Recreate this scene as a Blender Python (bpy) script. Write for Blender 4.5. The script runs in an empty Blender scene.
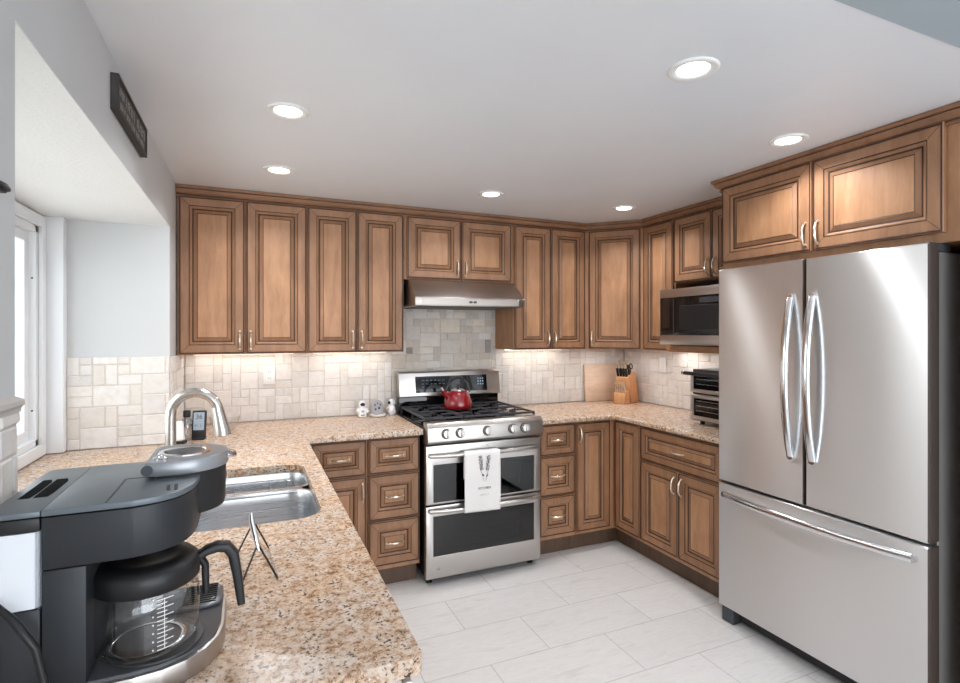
import bpy, bmesh, math, random
from mathutils import Vector, Matrix
R = math.radians
PI = math.pi
random.seed(7)
SC = bpy.context.scene
COL = SC.collection

# ------------------------------------------------------------------ camera, world, exposure
cam_d = bpy.data.cameras.new('camera'); cam = bpy.data.objects.new('camera', cam_d); COL.objects.link(cam)
cam.location = (0, 0, 1.48); cam.rotation_euler = (R(90), 0, -0.41)
cam_d.sensor_width = 36; cam_d.sensor_fit = 'HORIZONTAL'; cam_d.lens = 531/960*36
cam_d.shift_y = -9.5/960; cam_d.clip_start = 0.02
SC.camera = cam
SC.view_settings.view_transform = 'Standard'; SC.view_settings.look = 'None'
SC.view_settings.gamma = 1; SC.view_settings.use_curve_mapping = False
SC.view_settings.exposure = 0.27
SC.cycles.max_bounces = 10; SC.cycles.diffuse_bounces = 5; SC.cycles.glossy_bounces = 5
SC.cycles.transmission_bounces = 8; SC.cycles.transparent_max_bounces = 8
SC.cycles.sample_clamp_indirect = 8; SC.cycles.caustics_reflective = False; SC.cycles.caustics_refractive = False

W = bpy.data.worlds.new('sky'); SC.world = W; W.use_nodes = True
bg = W.node_tree.nodes['Background']
bg.inputs[0].default_value = (0.86, 0.93, 1.0, 1); bg.inputs[1].default_value = 2.2

def area(name, loc, rot, sx, sy, power, color=(1, 1, 1), spread=None, parent=None):
    l = bpy.data.lights.new(name, 'AREA'); l.shape = 'RECTANGLE'; l.size = sx; l.size_y = sy
    l.energy = power; l.color = color
    if spread: l.spread = spread
    o = bpy.data.objects.new(name, l); COL.objects.link(o); o.location = loc; o.rotation_euler = rot
    if parent: o.parent = parent
    return o
# daylight: through the bay window; the rear lamp is an added fill from the unseen room
area('bay_window_daylight', (-1.06, 2.11, 1.46), (0, R(-90), 0), .95, 1.6, 4.6, (0.93, 0.97, 1.0))
area('rear_room_fill', (1.6, -3.38, 1.35), (R(95), 0, 0), 4.2, 2.1, 80, (0.93, 0.965, 1.0))  # added fill lamp, tilted up to brighten ceiling and walls
sun_d = bpy.data.lights.new('sun', 'SUN'); sun_d.energy = 6; sun_d.angle = R(2); sun_d.color = (1, .96, .9)
sun = bpy.data.objects.new('sun', sun_d); COL.objects.link(sun); sun.rotation_euler = (R(4), R(26), 0)
CAN_POWER = 4.1
STRIP_POWER = .72

# ------------------------------------------------------------------ materials
def new_mat(name):
    m = bpy.data.materials.new(name); m.use_nodes = True
    return m, m.node_tree.nodes, m.node_tree.links, m.node_tree.nodes['Principled BSDF']
def lin(c):
    f = lambda v: v/12.92 if v <= .04045 else ((v+.055)/1.055)**2.4
    return tuple(f(x/255) for x in c) + (1,)
def plain(name, rgb, rough=.5, metal=0, spec=.5, coat=0, emit=None, es=1, trans=0, ior=1.45, alpha=1):
    m, n, l, b = new_mat(name)
    b.inputs['Base Color'].default_value = lin(rgb); b.inputs['Roughness'].default_value = rough
    b.inputs['Metallic'].default_value = metal; b.inputs['Specular IOR Level'].default_value = spec
    b.inputs['Coat Weight'].default_value = coat; b.inputs['Transmission Weight'].default_value = trans
    b.inputs['IOR'].default_value = ior; b.inputs['Alpha'].default_value = alpha
    if emit: b.inputs['Emission Color'].default_value = lin(emit); b.inputs['Emission Strength'].default_value = es
    # faint procedural variation so that no surface is perfectly uniform
    if not emit and not trans:
        t = n.new('ShaderNodeTexCoord'); ns = n.new('ShaderNodeTexNoise'); ns.inputs['Scale'].default_value = 40
        mr = n.new('ShaderNodeMapRange'); mr.inputs[3].default_value = max(.02, rough-.03); mr.inputs[4].default_value = min(1, rough+.03)
        l.new(t.outputs['Object'], ns.inputs['Vector']); l.new(ns.outputs['Fac'], mr.inputs[0]); l.new(mr.outputs[0], b.inputs['Roughness'])
    return m
def ramp(n, stops):
    r = n.new('ShaderNodeValToRGB'); e = r.color_ramp.elements
    while len(e) > 1: e.remove(e[0])
    e[0].position, e[0].color = stops[0]
    for p, c in stops[1:]:
        x = e.new(p); x.color = c
    return r
def noise(n, l, vec, scale, detail=4, rough=.55, dist=0):
    t = n.new('ShaderNodeTexNoise'); t.inputs['Scale'].default_value = scale; t.inputs['Detail'].default_value = detail
    t.inputs['Roughness'].default_value = rough; t.inputs['Distortion'].default_value = dist
    l.new(vec, t.inputs['Vector']); return t
def bump(n, l, h, b, strength, dist):
    bp = n.new('ShaderNodeBump'); bp.inputs['Strength'].default_value = strength; bp.inputs['Distance'].default_value = dist
    l.new(h, bp.inputs['Height']); l.new(bp.outputs[0], b.inputs['Normal']); return bp
def mix(n, l, fac, a, b_, mode='MIX'):
    m = n.new('ShaderNodeMix'); m.data_type = 'RGBA'; m.blend_type = mode
    if isinstance(fac, float): m.inputs['Factor'].default_value = fac
    else: l.new(fac, m.inputs['Factor'])
    for s, v in ((6, a), (7, b_)):
        if isinstance(v, tuple): m.inputs[s].default_value = v
        else: l.new(v, m.inputs[s])
    return m.outputs[2]

def wood_mat(name, light, dark, rough=.38, grain=1.0, axis='Z', spec=.5):
    m, n, l, b = new_mat(name)
    tc = n.new('ShaderNodeTexCoord'); oi = n.new('ShaderNodeObjectInfo')
    add = n.new('ShaderNodeVectorMath'); add.operation = 'ADD'
    sc = n.new('ShaderNodeVectorMath'); sc.operation = 'SCALE'; sc.inputs['Scale'].default_value = 9
    comb = n.new('ShaderNodeCombineXYZ')
    for k in range(3): l.new(oi.outputs['Random'], comb.inputs[k])
    l.new(comb.outputs[0], sc.inputs[0]); l.new(tc.outputs['Object'], add.inputs[0]); l.new(sc.outputs[0], add.inputs[1])
    mp = n.new('ShaderNodeMapping')
    mp.inputs['Scale'].default_value = {'Z': (6, 6, 1.1), 'X': (1.1, 6, 6)}[axis]
    l.new(add.outputs[0], mp.inputs['Vector'])
    n1 = noise(n, l, mp.outputs[0], 3.2*grain, 6, .6, .6)
    n2 = noise(n, l, add.outputs[0], 5, 3, .5)
    n3 = noise(n, l, mp.outputs[0], 16*grain, 3, .6)
    r1 = ramp(n, [(.3, lin(dark)), (.7, lin(light))]); l.new(n1.outputs['Fac'], r1.inputs[0])
    r2 = ramp(n, [(.3, (.86, .84, .82, 1)), (.7, (1.08, 1.06, 1.05, 1))]); l.new(n2.outputs['Fac'], r2.inputs[0])
    r3 = ramp(n, [(.35, (.9, .88, .86, 1)), (.6, (1, 1, 1, 1))]); l.new(n3.outputs['Fac'], r3.inputs[0])
    c = mix(n, l, 1.0, r1.outputs[0], r2.outputs[0], 'MULTIPLY'); c = mix(n, l, .6, c, r3.outputs[0], 'MULTIPLY')
    l.new(c, b.inputs['Base Color']); b.inputs['Roughness'].default_value = rough; b.inputs['Specular IOR Level'].default_value = spec
    bump(n, l, n3.outputs['Fac'], b, .08, .002)
    return m

def granite_mat():
    m, n, l, b = new_mat('granite')
    tc = n.new('ShaderNodeTexCoord'); v = tc.outputs['Object']
    big = noise(n, l, v, 7, 4, .6, .4); med = noise(n, l, v, 62, 8, .78, .25); patch = noise(n, l, v, 24, 3, .6)
    add = n.new('ShaderNodeMath'); add.operation = 'MULTIPLY_ADD'; add.inputs[1].default_value = .35; l.new(patch.outputs['Fac'], add.inputs[0]); l.new(med.outputs['Fac'], add.inputs[2])
    base = ramp(n, [(.50, lin((84, 62, 48))), (.56, lin((142, 108, 80))), (.61, lin((186, 154, 124))), (.67, lin((212, 190, 168))), (.75, lin((224, 210, 196))), (.85, lin((234, 226, 217)))])
    l.new(add.outputs[0], base.inputs[0])
    tint = ramp(n, [(.36, (1.05, .93, .80, 1)), (.6, (1.0, .985, .975, 1))]); l.new(big.outputs['Fac'], tint.inputs[0])
    c = mix(n, l, 1.0, base.outputs[0], tint.outputs[0], 'MULTIPLY')
    fl = noise(n, l, v, 130, 3, .6, .2)
    am = n.new('ShaderNodeMath'); am.operation = 'MULTIPLY_ADD'; am.inputs[1].default_value = .45; l.new(patch.outputs['Fac'], am.inputs[0]); l.new(fl.outputs['Fac'], am.inputs[2])
    bk = ramp(n, [(.805, (0, 0, 0, 1)), (.875, (1, 1, 1, 1))]); l.new(am.outputs[0], bk.inputs[0])
    c = mix(n, l, bk.outputs[0], c, lin((80, 64, 52)))
    lt = ramp(n, [(.30, (1, 1, 1, 1)), (.38, (0, 0, 0, 1))]); l.new(fl.outputs['Fac'], lt.inputs[0])
    c = mix(n, l, lt.outputs[0], c, lin((240, 230, 218)))
    c = mix(n, l, 1.0, c, (.86, .84, .84, 1), 'MULTIPLY')
    l.new(c, b.inputs['Base Color']); b.inputs['Roughness'].default_value = .27; b.inputs['Specular IOR Level'].default_value = .55
    return m

def steel_mat(name, rgb=(200, 200, 202), rough=.3, aniso=.0, rot=0.0, dirz=True, var=.04):
    m, n, l, b = new_mat(name)
    b.inputs['Base Color'].default_value = lin(rgb); b.inputs['Metallic'].default_value = 1
    tc = n.new('ShaderNodeTexCoord'); mp = n.new('ShaderNodeMapping')
    mp.inputs['Scale'].default_value = (2, 2, 260) if dirz else (260, 260, 2)
    l.new(tc.outputs['Object'], mp.inputs['Vector']); ns = noise(n, l, mp.outputs[0], 1.0, 3, .6)
    mr = n.new('ShaderNodeMapRange'); mr.inputs[3].default_value = rough-var; mr.inputs[4].default_value = rough+var
    l.new(ns.outputs['Fac'], mr.inputs[0]); l.new(mr.outputs[0], b.inputs['Roughness'])
    if aniso:
        tg = n.new('ShaderNodeTangent'); tg.direction_type = 'RADIAL'; tg.axis = 'Z'
        l.new(tg.outputs[0], b.inputs['Tangent']); b.inputs['Anisotropic'].default_value = aniso; b.inputs['Anisotropic Rotation'].default_value = rot
    return m

def wall_mat(name, rgb, rough=.75, bscale=130, bs=.15):
    m, n, l, b = new_mat(name)
    tc = n.new('ShaderNodeTexCoord'); ns = noise(n, l, tc.outputs['Object'], bscale, 3, .6)
    n2 = noise(n, l, tc.outputs['Object'], 2.5, 3)
    r = ramp(n, [(.3, tuple(x*.97 for x in lin(rgb)[:3])+(1,)), (.7, lin(rgb))]); l.new(n2.outputs['Fac'], r.inputs[0])
    l.new(r.outputs[0], b.inputs['Base Color']); b.inputs['Roughness'].default_value = rough
    bump(n, l, ns.outputs['Fac'], b, bs, .004)
    return m

def floor_mat():
    m, n, l, b = new_mat('floor_tile')
    tc = n.new('ShaderNodeTexCoord'); mp = n.new('ShaderNodeMapping'); mp.inputs['Location'].default_value = (-.07+6.1, -.022+6.07, 0)
    l.new(tc.outputs['Object'], mp.inputs['Vector'])
    br = n.new('ShaderNodeTexBrick'); l.new(mp.outputs[0], br.inputs['Vector'])
    br.offset = .5; br.inputs['Scale'].default_value = 1; br.inputs['Mortar Size'].default_value = .0022; br.inputs['Mortar Smooth'].default_value = .1
    br.inputs['Brick Width'].default_value = .61; br.inputs['Row Height'].default_value = .3035
    br.inputs['Color1'].default_value = lin((226, 223, 221)); br.inputs['Color2'].default_value = lin((219, 216, 214)); br.inputs['Mortar'].default_value = lin((186, 182, 179))
    # wavy relief in each tile: its shading painted into the colour, plus bump
    mp2 = n.new('ShaderNodeMapping'); mp2.inputs['Scale'].default_value = (1, 5.5, 1); mp2.inputs['Rotation'].default_value = (0, 0, R(-14))
    l.new(tc.outputs['Object'], mp2.inputs['Vector'])
    wv = noise(n, l, mp2.outputs[0], 5.5, 4, .55, 1.2)
    r = ramp(n, [(.30, (.90, .893, .888, 1)), (.44, (.985, .985, .985, 1)), (.52, (1.02, 1.02, 1.02, 1)), (.60, (.955, .95, .948, 1)), (.72, (1, 1, 1, 1))]); l.new(wv.outputs['Fac'], r.inputs[0])
    c = mix(n, l, 1.0, br.outputs['Color'], r.outputs[0], 'MULTIPLY')
    l.new(c, b.inputs['Base Color']); b.inputs['Roughness'].default_value = .34; b.inputs['Specular IOR Level'].default_value = .4
    mm = n.new('ShaderNodeMath'); mm.operation = 'MULTIPLY_ADD'; mm.inputs[1].default_value = -1.2
    l.new(br.outputs['Fac'], mm.inputs[0]); l.new(wv.outputs['Fac'], mm.inputs[2])
    bump(n, l, mm.outputs[0], b, .3, .006)
    return m

def stone_mat(name, rgb):
    m, n, l, b = new_mat(name)
    at = n.new('ShaderNodeAttribute'); at.attribute_name = 'tint'
    tc = n.new('ShaderNodeTexCoord')
    n1 = noise(n, l, tc.outputs['Object'], 26, 5, .65, .3); n2 = noise(n, l, tc.outputs['Object'], 90, 4, .7)
    r = ramp(n, [(.3, (.90, .885, .87, 1)), (.55, (1, 1, 1, 1)), (.75, (1.03, 1.03, 1.03, 1))]); l.new(n1.outputs['Fac'], r.inputs[0])
    c = mix(n, l, 1.0, at.outputs['Color'], r.outputs[0], 'MULTIPLY')
    c = mix(n, l, 1.0, c, lin(rgb), 'MULTIPLY')
    l.new(c, b.inputs['Base Color']); b.inputs['Roughness'].default_value = .5
    bump(n, l, n2.outputs['Fac'], b, .25, .003)
    return m

M = {}
M['wood'] = wood_mat('maple_wood', (187, 143, 107), (162, 118, 84), .47)
M['woodf'] = wood_mat('glazed_maple_frame', (164, 123, 92), (140, 102, 74), .47)
M['crown'] = wood_mat('crown_maple', (152, 112, 83), (126, 91, 66), .5, 1, 'X')
M['glaze'] = plain('dark_glaze', (62, 40, 28), .5)
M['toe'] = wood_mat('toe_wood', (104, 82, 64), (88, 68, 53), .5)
M['granite'] = granite_mat()
M['steel'] = steel_mat('stainless_steel', (190, 185, 181), .33)
M['fridge_steel'] = steel_mat('brushed_fridge_steel', (228, 228, 228), .31, 1.0, .25, var=.015)
M['lidgrey'] = plain('silver_grey_plastic', (158, 161, 165), .34, metal=.5)
M['edge'] = plain('dark_door_edge', (66, 57, 52), .45, metal=.2)
M['hood_steel'] = steel_mat('hood_steel', (168, 160, 154), .36)
M['fridge_side'] = plain('grey_cabinet_paint', (128, 126, 124), .45, metal=.2)
M['sink_steel'] = steel_mat('sink_steel', (205, 207, 210), .28)
M['nickel'] = steel_mat('satin_nickel', (226, 214, 198), .28)
M['chrome'] = steel_mat('polished_chrome', (225, 226, 228), .15, var=.01)
M['fauc'] = steel_mat('brushed_nickel', (205, 200, 195), .25)
M['black'] = plain('black_plastic', (28, 28, 30), .4)
M['blackgloss'] = plain('black_glass', (12, 12, 14), .06, spec=.6)
M['iron'] = plain('cast_iron', (52, 52, 56), .4)
M['dkgrey'] = plain('dark_grey_paint', (72, 72, 74), .45, metal=.3)
M['graphite'] = plain('graphite_plastic', (66, 70, 76), .42)
M['topgrey'] = plain('slate_grey_plastic', (104, 112, 118), .33, metal=.25)
M['side'] = plain('charcoal_plastic', (36, 39, 43), .45)
M['slot_shade'] = plain('painted_slot_shade', (8, 8, 9), .9, spec=.1)  # matte black on the surface stands in for the shade inside slots
M['reservoir_glare'] = plain('reservoir_glare_white', (226, 230, 236), .12, coat=.4)  # opaque white paints the bright reflection on the clear reservoir
M['traygrey'] = plain('tray_grey_plastic', (96, 98, 102), .25, metal=.3)
M['white'] = plain('white_plastic', (238, 238, 236), .4)
M['vinyl'] = plain('white_vinyl', (236, 239, 242), .4)
M['ceramic'] = plain('white_ceramic', (240, 240, 240), .15, coat=.3)
M['navy'] = plain('navy_glaze', (34, 42, 84), .2)
M['moon'] = plain('grey_ceramic', (170, 168, 172), .35)
M['crater'] = plain('dark_grey_ceramic', (84, 84, 94), .4)
M['wall'] = wall_mat('wall_paint', (204, 206, 207))
M['ceil'] = wall_mat('ceiling_paint', (233, 237, 242), .42, 60, .04)
M['bayceil'] = wall_mat('textured_white_paint', (232, 235, 236), .8, 75, .6)
M['fascia'] = wall_mat('blue_grey_paint', (172, 184, 192))
M['floor'] = floor_mat()
M['stone'] = stone_mat('travertine_tile', (231, 227, 223))
M['grout'] = plain('tile_grout', (212, 205, 198), .85)
M['cap'] = plain('stone_cap', (202, 196, 190), .55)
M['red'] = plain('red_enamel', (130, 18, 26), .12, coat=.6)
M['cloth'] = plain('white_linen', (236, 232, 230), .9)
M['ink'] = plain('dark_ink', (52, 50, 58), .8)
M['maple'] = wood_mat('pale_maple', (230, 206, 184), (216, 188, 162), .45, 1.0, 'X')
M['beech'] = wood_mat('block_beech', (230, 176, 126), (212, 152, 102), .4)
M['signwood'] = wood_mat('weathered_black_wood', (70, 66, 64), (34, 31, 30), .6, 1, 'X')
M['signink'] = plain('faded_white_paint', (165, 162, 158), .8)
M['screen'] = plain('grey_display', (150, 160, 172), .2)
M['digits'] = plain('display_print', (50, 54, 60), .4)
M['led'] = plain('panel_print', (170, 190, 215), .4)
M['lens'] = plain('lamp_lens', (255, 252, 246), .4, emit=(255, 252, 246), es=6)
M['strip'] = plain('strip_lens', (255, 246, 232), .4, emit=(255, 244, 226), es=3)
M['siding'] = plain('white_siding', (236, 236, 234), .7)
M['lawn'] = plain('pale_concrete', (206, 205, 200), .9)
def glass_mat(name, tint=(1, 1, 1), k=.08, rough=.02):
    m, n, l, b = new_mat(name)
    n.remove(b); out = n['Material Output']
    tr = n.new('ShaderNodeBsdfTransparent'); tr.inputs[0].default_value = tint+(1,)
    gl = n.new('ShaderNodeBsdfGlossy'); gl.inputs['Roughness'].default_value = rough
    fr = n.new('ShaderNodeFresnel'); ge = n.new('ShaderNodeNewGeometry'); io = n.new('ShaderNodeMapRange'); io.inputs[3].default_value = 1.45; io.inputs[4].default_value = 1/1.45
    l.new(ge.outputs['Backfacing'], io.inputs[0]); l.new(io.outputs[0], fr.inputs[0])
    mx = n.new('ShaderNodeMixShader'); ad = n.new('ShaderNodeMath'); ad.operation = 'ADD'; ad.inputs[1].default_value = k; ad.use_clamp = True
    l.new(fr.outputs[0], ad.inputs[0]); l.new(ad.outputs[0], mx.inputs[0]); l.new(tr.outputs[0], mx.inputs[1]); l.new(gl.outputs[0], mx.inputs[2]); l.new(mx.outputs[0], out.inputs[0])
    return m
M['pane'] = glass_mat('window_glass', (.97, .985, .99), .0)
M['thin'] = glass_mat('thin_glass', (.975, .98, .98), .035)
M['clear'] = glass_mat('clear_glass', (.93, .94, .95), .05)
M['ovenglass'] = glass_mat('smoked_oven_glass', (.16, .16, .17), .03)
M['frost'] = glass_mat('reservoir_plastic', (.82, .86, .9), .12, .12)

# ------------------------------------------------------------------ mesh helpers
class MB:
    def __init__(s): s.bm = bmesh.new(); s.mats = []
    def mi(s, m):
        if m not in s.mats: s.mats.append(m)
        return s.mats.index(m)
    def merge(s, t, mat, mtx=None):
        if mtx is not None: t.transform(mtx)
        k = s.mi(mat)
        for f in t.faces: f.material_index = k
        me = bpy.data.meshes.new('tmp'); t.to_mesh(me); t.free(); s.bm.from_mesh(me); bpy.data.meshes.remove(me)
    def box(s, x0, x1, y0, y1, z0, z1, mat, bev=0, seg=2, mtx=None):
        t = bmesh.new(); bmesh.ops.create_cube(t, size=1)
        for v in t.verts: v.co = Vector(((x0+x1)/2+v.co.x*(x1-x0), (y0+y1)/2+v.co.y*(y1-y0), (z0+z1)/2+v.co.z*(z1-z0)))
        if bev: bmesh.ops.bevel(t, geom=t.edges[:], offset=bev, segments=seg, profile=.5, affect='EDGES')
        s.merge(t, mat, mtx); return s
    def loft(s, loops, mat, cap0=True, cap1=True, mtx=None, closed=True):
        t = bmesh.new(); L = [[t.verts.new(p) for p in lp] for lp in loops]; n = len(L[0])
        for a, b in zip(L, L[1:]):
            for i in range(n if closed else n-1):
                j = (i+1) % n
                try: t.faces.new((a[i], a[j], b[j], b[i]))
                except ValueError: pass
        if cap0: t.faces.new(L[0][::-1])
        if cap1: t.faces.new(L[-1])
        bmesh.ops.recalc_face_normals(t, faces=t.faces[:])
        s.merge(t, mat, mtx); return s
    def lathe(s, prof, mat, seg=28, mtx=None, cap0=True, cap1=True):
        loops = [[(max(r, 1e-4)*math.cos(2*PI*i/seg), max(r, 1e-4)*math.sin(2*PI*i/seg), z) for i in range(seg)] for r, z in prof]
        return s.loft(loops, mat, cap0, cap1, mtx)
    def cyl(s, p, q, r, mat, seg=16, r2=None):
        return s.tube([p, q], [r, r if r2 is None else r2], mat, seg)
    def tube(s, pts, rad, mat, seg=10, mtx=None, closed=False, flat=1.0):
        P = [Vector(p) for p in pts]; n = len(P)
        if not isinstance(rad, (list, tuple)): rad = [rad]*n
        T = []
        for i in range(n):
            a = P[(i-1) % n] if closed or i > 0 else P[i]; b = P[(i+1) % n] if closed or i < n-1 else P[i]
            T.append((b-a).normalized())
        up = Vector((0, 0, 1)) if abs(T[0].z) < .9 else Vector((1, 0, 0))
        u = T[0].cross(up).normalized(); loops = []
        for i in range(n):
            u = (u - T[i]*u.dot(T[i])).normalized(); v = T[i].cross(u)
            loops.append([tuple(P[i]+(u*math.cos(2*PI*k/seg)+v*flat*math.sin(2*PI*k/seg))*rad[i]) for k in range(seg)])
        if closed: loops.append(loops[0])
        return s.loft(loops, mat, not closed, not closed, mtx)
    def prism(s, poly, a0, a1, mat, plane='XY', mtx=None, bev=0):
        f = {'XY': lambda p, a: (p[0], p[1], a), 'XZ': lambda p, a: (p[0], a, p[1]), 'YZ': lambda p, a: (a, p[0], p[1])}[plane]
        t = bmesh.new(); A = [t.verts.new(f(p, a0)) for p in poly]; B = [t.verts.new(f(p, a1)) for p in poly]; n = len(poly)
        t.faces.new(A[::-1]); t.faces.new(B)
        for i in range(n): t.faces.new((A[i], A[(i+1) % n], B[(i+1) % n], B[i]))
        bmesh.ops.recalc_face_normals(t, faces=t.faces[:])
        if bev: bmesh.ops.bevel(t, geom=t.edges[:], offset=bev, segments=2, profile=.5, affect='EDGES')
        s.merge(t, mat, mtx); return s
    def ball(s, c, r, mat, seg=18, scale=(1, 1, 1), mtx=None):
        t = bmesh.new(); bmesh.ops.create_uvsphere(t, u_segments=seg, v_segments=max(8, seg//2), radius=r)
        for v in t.verts: v.co = Vector((c[0]+v.co.x*scale[0], c[1]+v.co.y*scale[1], c[2]+v.co.z*scale[2]))
        s.merge(t, mat, mtx); return s
    def build(s, name, parent=None, smooth=35, label=None, cat=None, group=None, kind=None):
        me = bpy.data.meshes.new(name); s.bm.to_mesh(me); s.bm.free()
        for m in s.mats: me.materials.append(M[m])
        for p in me.polygons: p.use_smooth = bool(smooth)
        if smooth: me.set_sharp_from_angle(angle=R(smooth))
        o = bpy.data.objects.new(name, me); COL.objects.link(o)
        if parent: o.parent = parent
        tag(o, label, cat, group, kind); return o
def tag(o, label=None, cat=None, group=None, kind=None):
    if label: o['label'] = label
    if cat: o['category'] = cat
    if group: o['group'] = group
    if kind: o['kind'] = kind
    return o
def thing(name, label, cat, loc=(0, 0, 0), rz=0, group=None):
    o = bpy.data.objects.new(name, None); COL.objects.link(o); o.empty_display_size = .05
    o.location = loc; o.rotation_euler = (0, 0, rz); return tag(o, label, cat, group)
def rrect(x0, x1, y0, y1, r, n=5):
    out = []
    for cx, cy, a0 in ((x1-r, y1-r, 0), (x0+r, y1-r, 90), (x0+r, y0+r, 180), (x1-r, y0+r, 270)):
        for k in range(n+1):
            a = R(a0+90*k/n); out.append((cx+r*math.cos(a), cy+r*math.sin(a)))
    return out
def at(loop, z): return [(p[0], p[1], z) for p in loop]
def text(name, body, size, mtx, mat, parent, depth=.0004, align='CENTER'):
    c = bpy.data.curves.new(name, 'FONT'); c.body = body; c.size = size; c.align_x = align; c.align_y = 'CENTER'; c.extrude = depth
    tmp = bpy.data.objects.new(name+'_tmp', c); COL.objects.link(tmp)
    bpy.context.view_layer.update()
    me = bpy.data.meshes.new_from_object(tmp.evaluated_get(bpy.context.evaluated_depsgraph_get()))
    bpy.data.objects.remove(tmp); me.transform(mtx); me.materials.append(M[mat])
    o = bpy.data.objects.new(name, me); COL.objects.link(o); o.parent = parent
    return o
def strokes(name, x, z, w, h, mtx, mat, parent, words, seed=1):
    # worn, unreadable lettering: clusters of short strokes, x right and z up, centred on (x, z)
    rn = random.Random(seed); b = MB(); n = max(3, int(w/(h*.62))); step = w/n; gaps = {int(n*k/words) for k in range(1, words)}
    for i in range(n):
        if i in gaps: continue
        x0 = x-w/2+i*step; q = rn.choice((0, 1, 2)); lw = step*.2
        b.box(x0, x0+lw, -.0004, 0, z-h/2, z+h/2*rn.uniform(.5, 1), mat, mtx=mtx)
        if q: b.box(x0, x0+step*.62, -.0004, 0, z+h*(.08 if q == 1 else -.5), z+h*(.08 if q == 1 else -.5)+lw, mat, mtx=mtx)
        if rn.random() < .6: b.box(x0+step*.48, x0+step*.62, -.0004, 0, z-h/2*rn.uniform(.3, 1), z+h*.3, mat, mtx=mtx)
    return b.build(name, parent, 0)
# text facing local -Y: x right, z up
FACE = Matrix.Rotation(R(90), 4, 'X')

# ------------------------------------------------------------------ room shell
CEIL = 2.29; XL = -.37; XR = 2.93; YB = 3.66; YCE = .843; BAYX = -.87; BAYN = 1.158; BAYF = 3.10; BAYZ = 2.015
def struct(mb, name, smooth=0): return mb.build(name, smooth=smooth, kind='structure')
b = MB(); b.box(-.99, 5.2, -3.6, YB+.12, -.1, 0, 'floor'); struct(b, 'floor')
b = MB(); b.box(-.99, XR+.12, YCE, YB+.12, CEIL, CEIL+.12, 'ceil'); struct(b, 'ceiling')
b = MB(); b.box(-.99, 5.2, -3.6, YCE-.13, 2.62, 2.74, 'ceil'); struct(b, 'ceiling_room')
b = MB(); b.box(-.99, 5.2, YCE-.13, YCE, CEIL-.001, 2.74, 'fascia'); struct(b, 'wall_header')
b = MB(); b.box(-.99, XR+.12, YB, YB+.12, 0, CEIL, 'wall'); struct(b, 'wall_back')
b = MB(); b.box(XR, XR+.12, .70, YB, 0, CEIL, 'wall'); b.box(XR+.12, 5.2, .70, .843, 0, CEIL, 'wall'); struct(b, 'wall_right')
b = MB(); b.box(BAYX, XL, -3.6, BAYN, 0, CEIL+.35, 'wall'); b.box(BAYX, XL, BAYF, YB, 0, CEIL, 'wall')
b.box(BAYX, XL, BAYN, BAYF, BAYZ+.004, CEIL, 'wall'); b.box(BAYX, XL, BAYN, BAYF, 0, .878, 'wall'); struct(b, 'wall_left')
b = MB(); b.box(BAYX, XL-.001, BAYN, BAYF, BAYZ, BAYZ+.004, 'bayceil'); struct(b, 'ceiling_bay')
# bay window wall with its opening
wy0, wy1, wz0, wz1 = 1.24, 2.985, .97, 1.955
b = MB(); x0, x1 = BAYX-.055, BAYX
b.box(x0, x1, BAYN-.1, BAYF+.1, 0, wz0, 'wall'); b.box(x0, x1, BAYN-.1, BAYF+.1, wz1, CEIL, 'wall')
b.box(x0, x1, BAYN-.1, wy0, wz0, wz1, 'wall'); b.box(x0, x1, wy1, BAYF+.1, wz0, wz1, 'wall'); struct(b, 'wall_bay')
b = MB(); b.box(BAYX, -.795, 3.045, BAYF, .917, BAYZ, 'vinyl', .003); struct(b, 'trim_1')
b = MB()
cw = .05
for (a0, a1, c0, c1) in ((wy0-cw, wy1+cw, wz1, wz1+cw), (wy0-cw, wy1+cw, wz0-cw, wz0), (wy0-cw, wy0, wz0, wz1), (wy1, wy1+cw, wz0, wz1)):
    b.box(BAYX, BAYX+.014, a0, a1, c0, c1, 'vinyl', .002)
struct(b, 'trim_2')
w1 = MB()
for (a0, a1, c0, c1) in ((wy0, wy1, wz1-.03, wz1), (wy0, wy1, wz0, wz0+.03), (wy0, wy0+.03, wz0, wz1), (wy1-.03, wy1, wz0, wz1)):
    w1.box(BAYX-.050, BAYX-.002, a0, a1, c0, c1, 'vinyl', .002)
ym = (wy0+wy1)/2
for s0, s1, xo in ((wy0+.03, ym+.025, -.016), (ym-.025, wy1-.03, -.036)):
    for (a0, a1, c0, c1) in ((s0, s1, wz1-.075, wz1-.03), (s0, s1, wz0+.03, wz0+.075), (s0, s0+.045, wz0+.075, wz1-.075), (s1-.045, s1, wz0+.075, wz1-.075)):
        w1.box(BAYX+xo-.009, BAYX+xo+.009, a0, a1, c0, c1, 'vinyl', .003)
win = struct(w1, 'window_1')
for zz in (1.1, 1.7):
    pass
gp = MB(); gp.box(BAYX-.018, BAYX-.014, wy0+.07, ym-.02, wz0+.075, wz1-.075, 'pane'); gp.box(BAYX-.038, BAYX-.034, ym+.02, wy1-.07, wz0+.075, wz1-.075, 'pane'); g = gp.build('window_pane', win, 0)
sc_ = MB()
for zz in (1.13, 1.72): sc_.cyl((BAYX-.014, wy1-.0295, zz), (BAYX-.014, wy1-.0325, zz), .004, 'dkgrey', 10)
sc_.build('window_screw', win)
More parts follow.
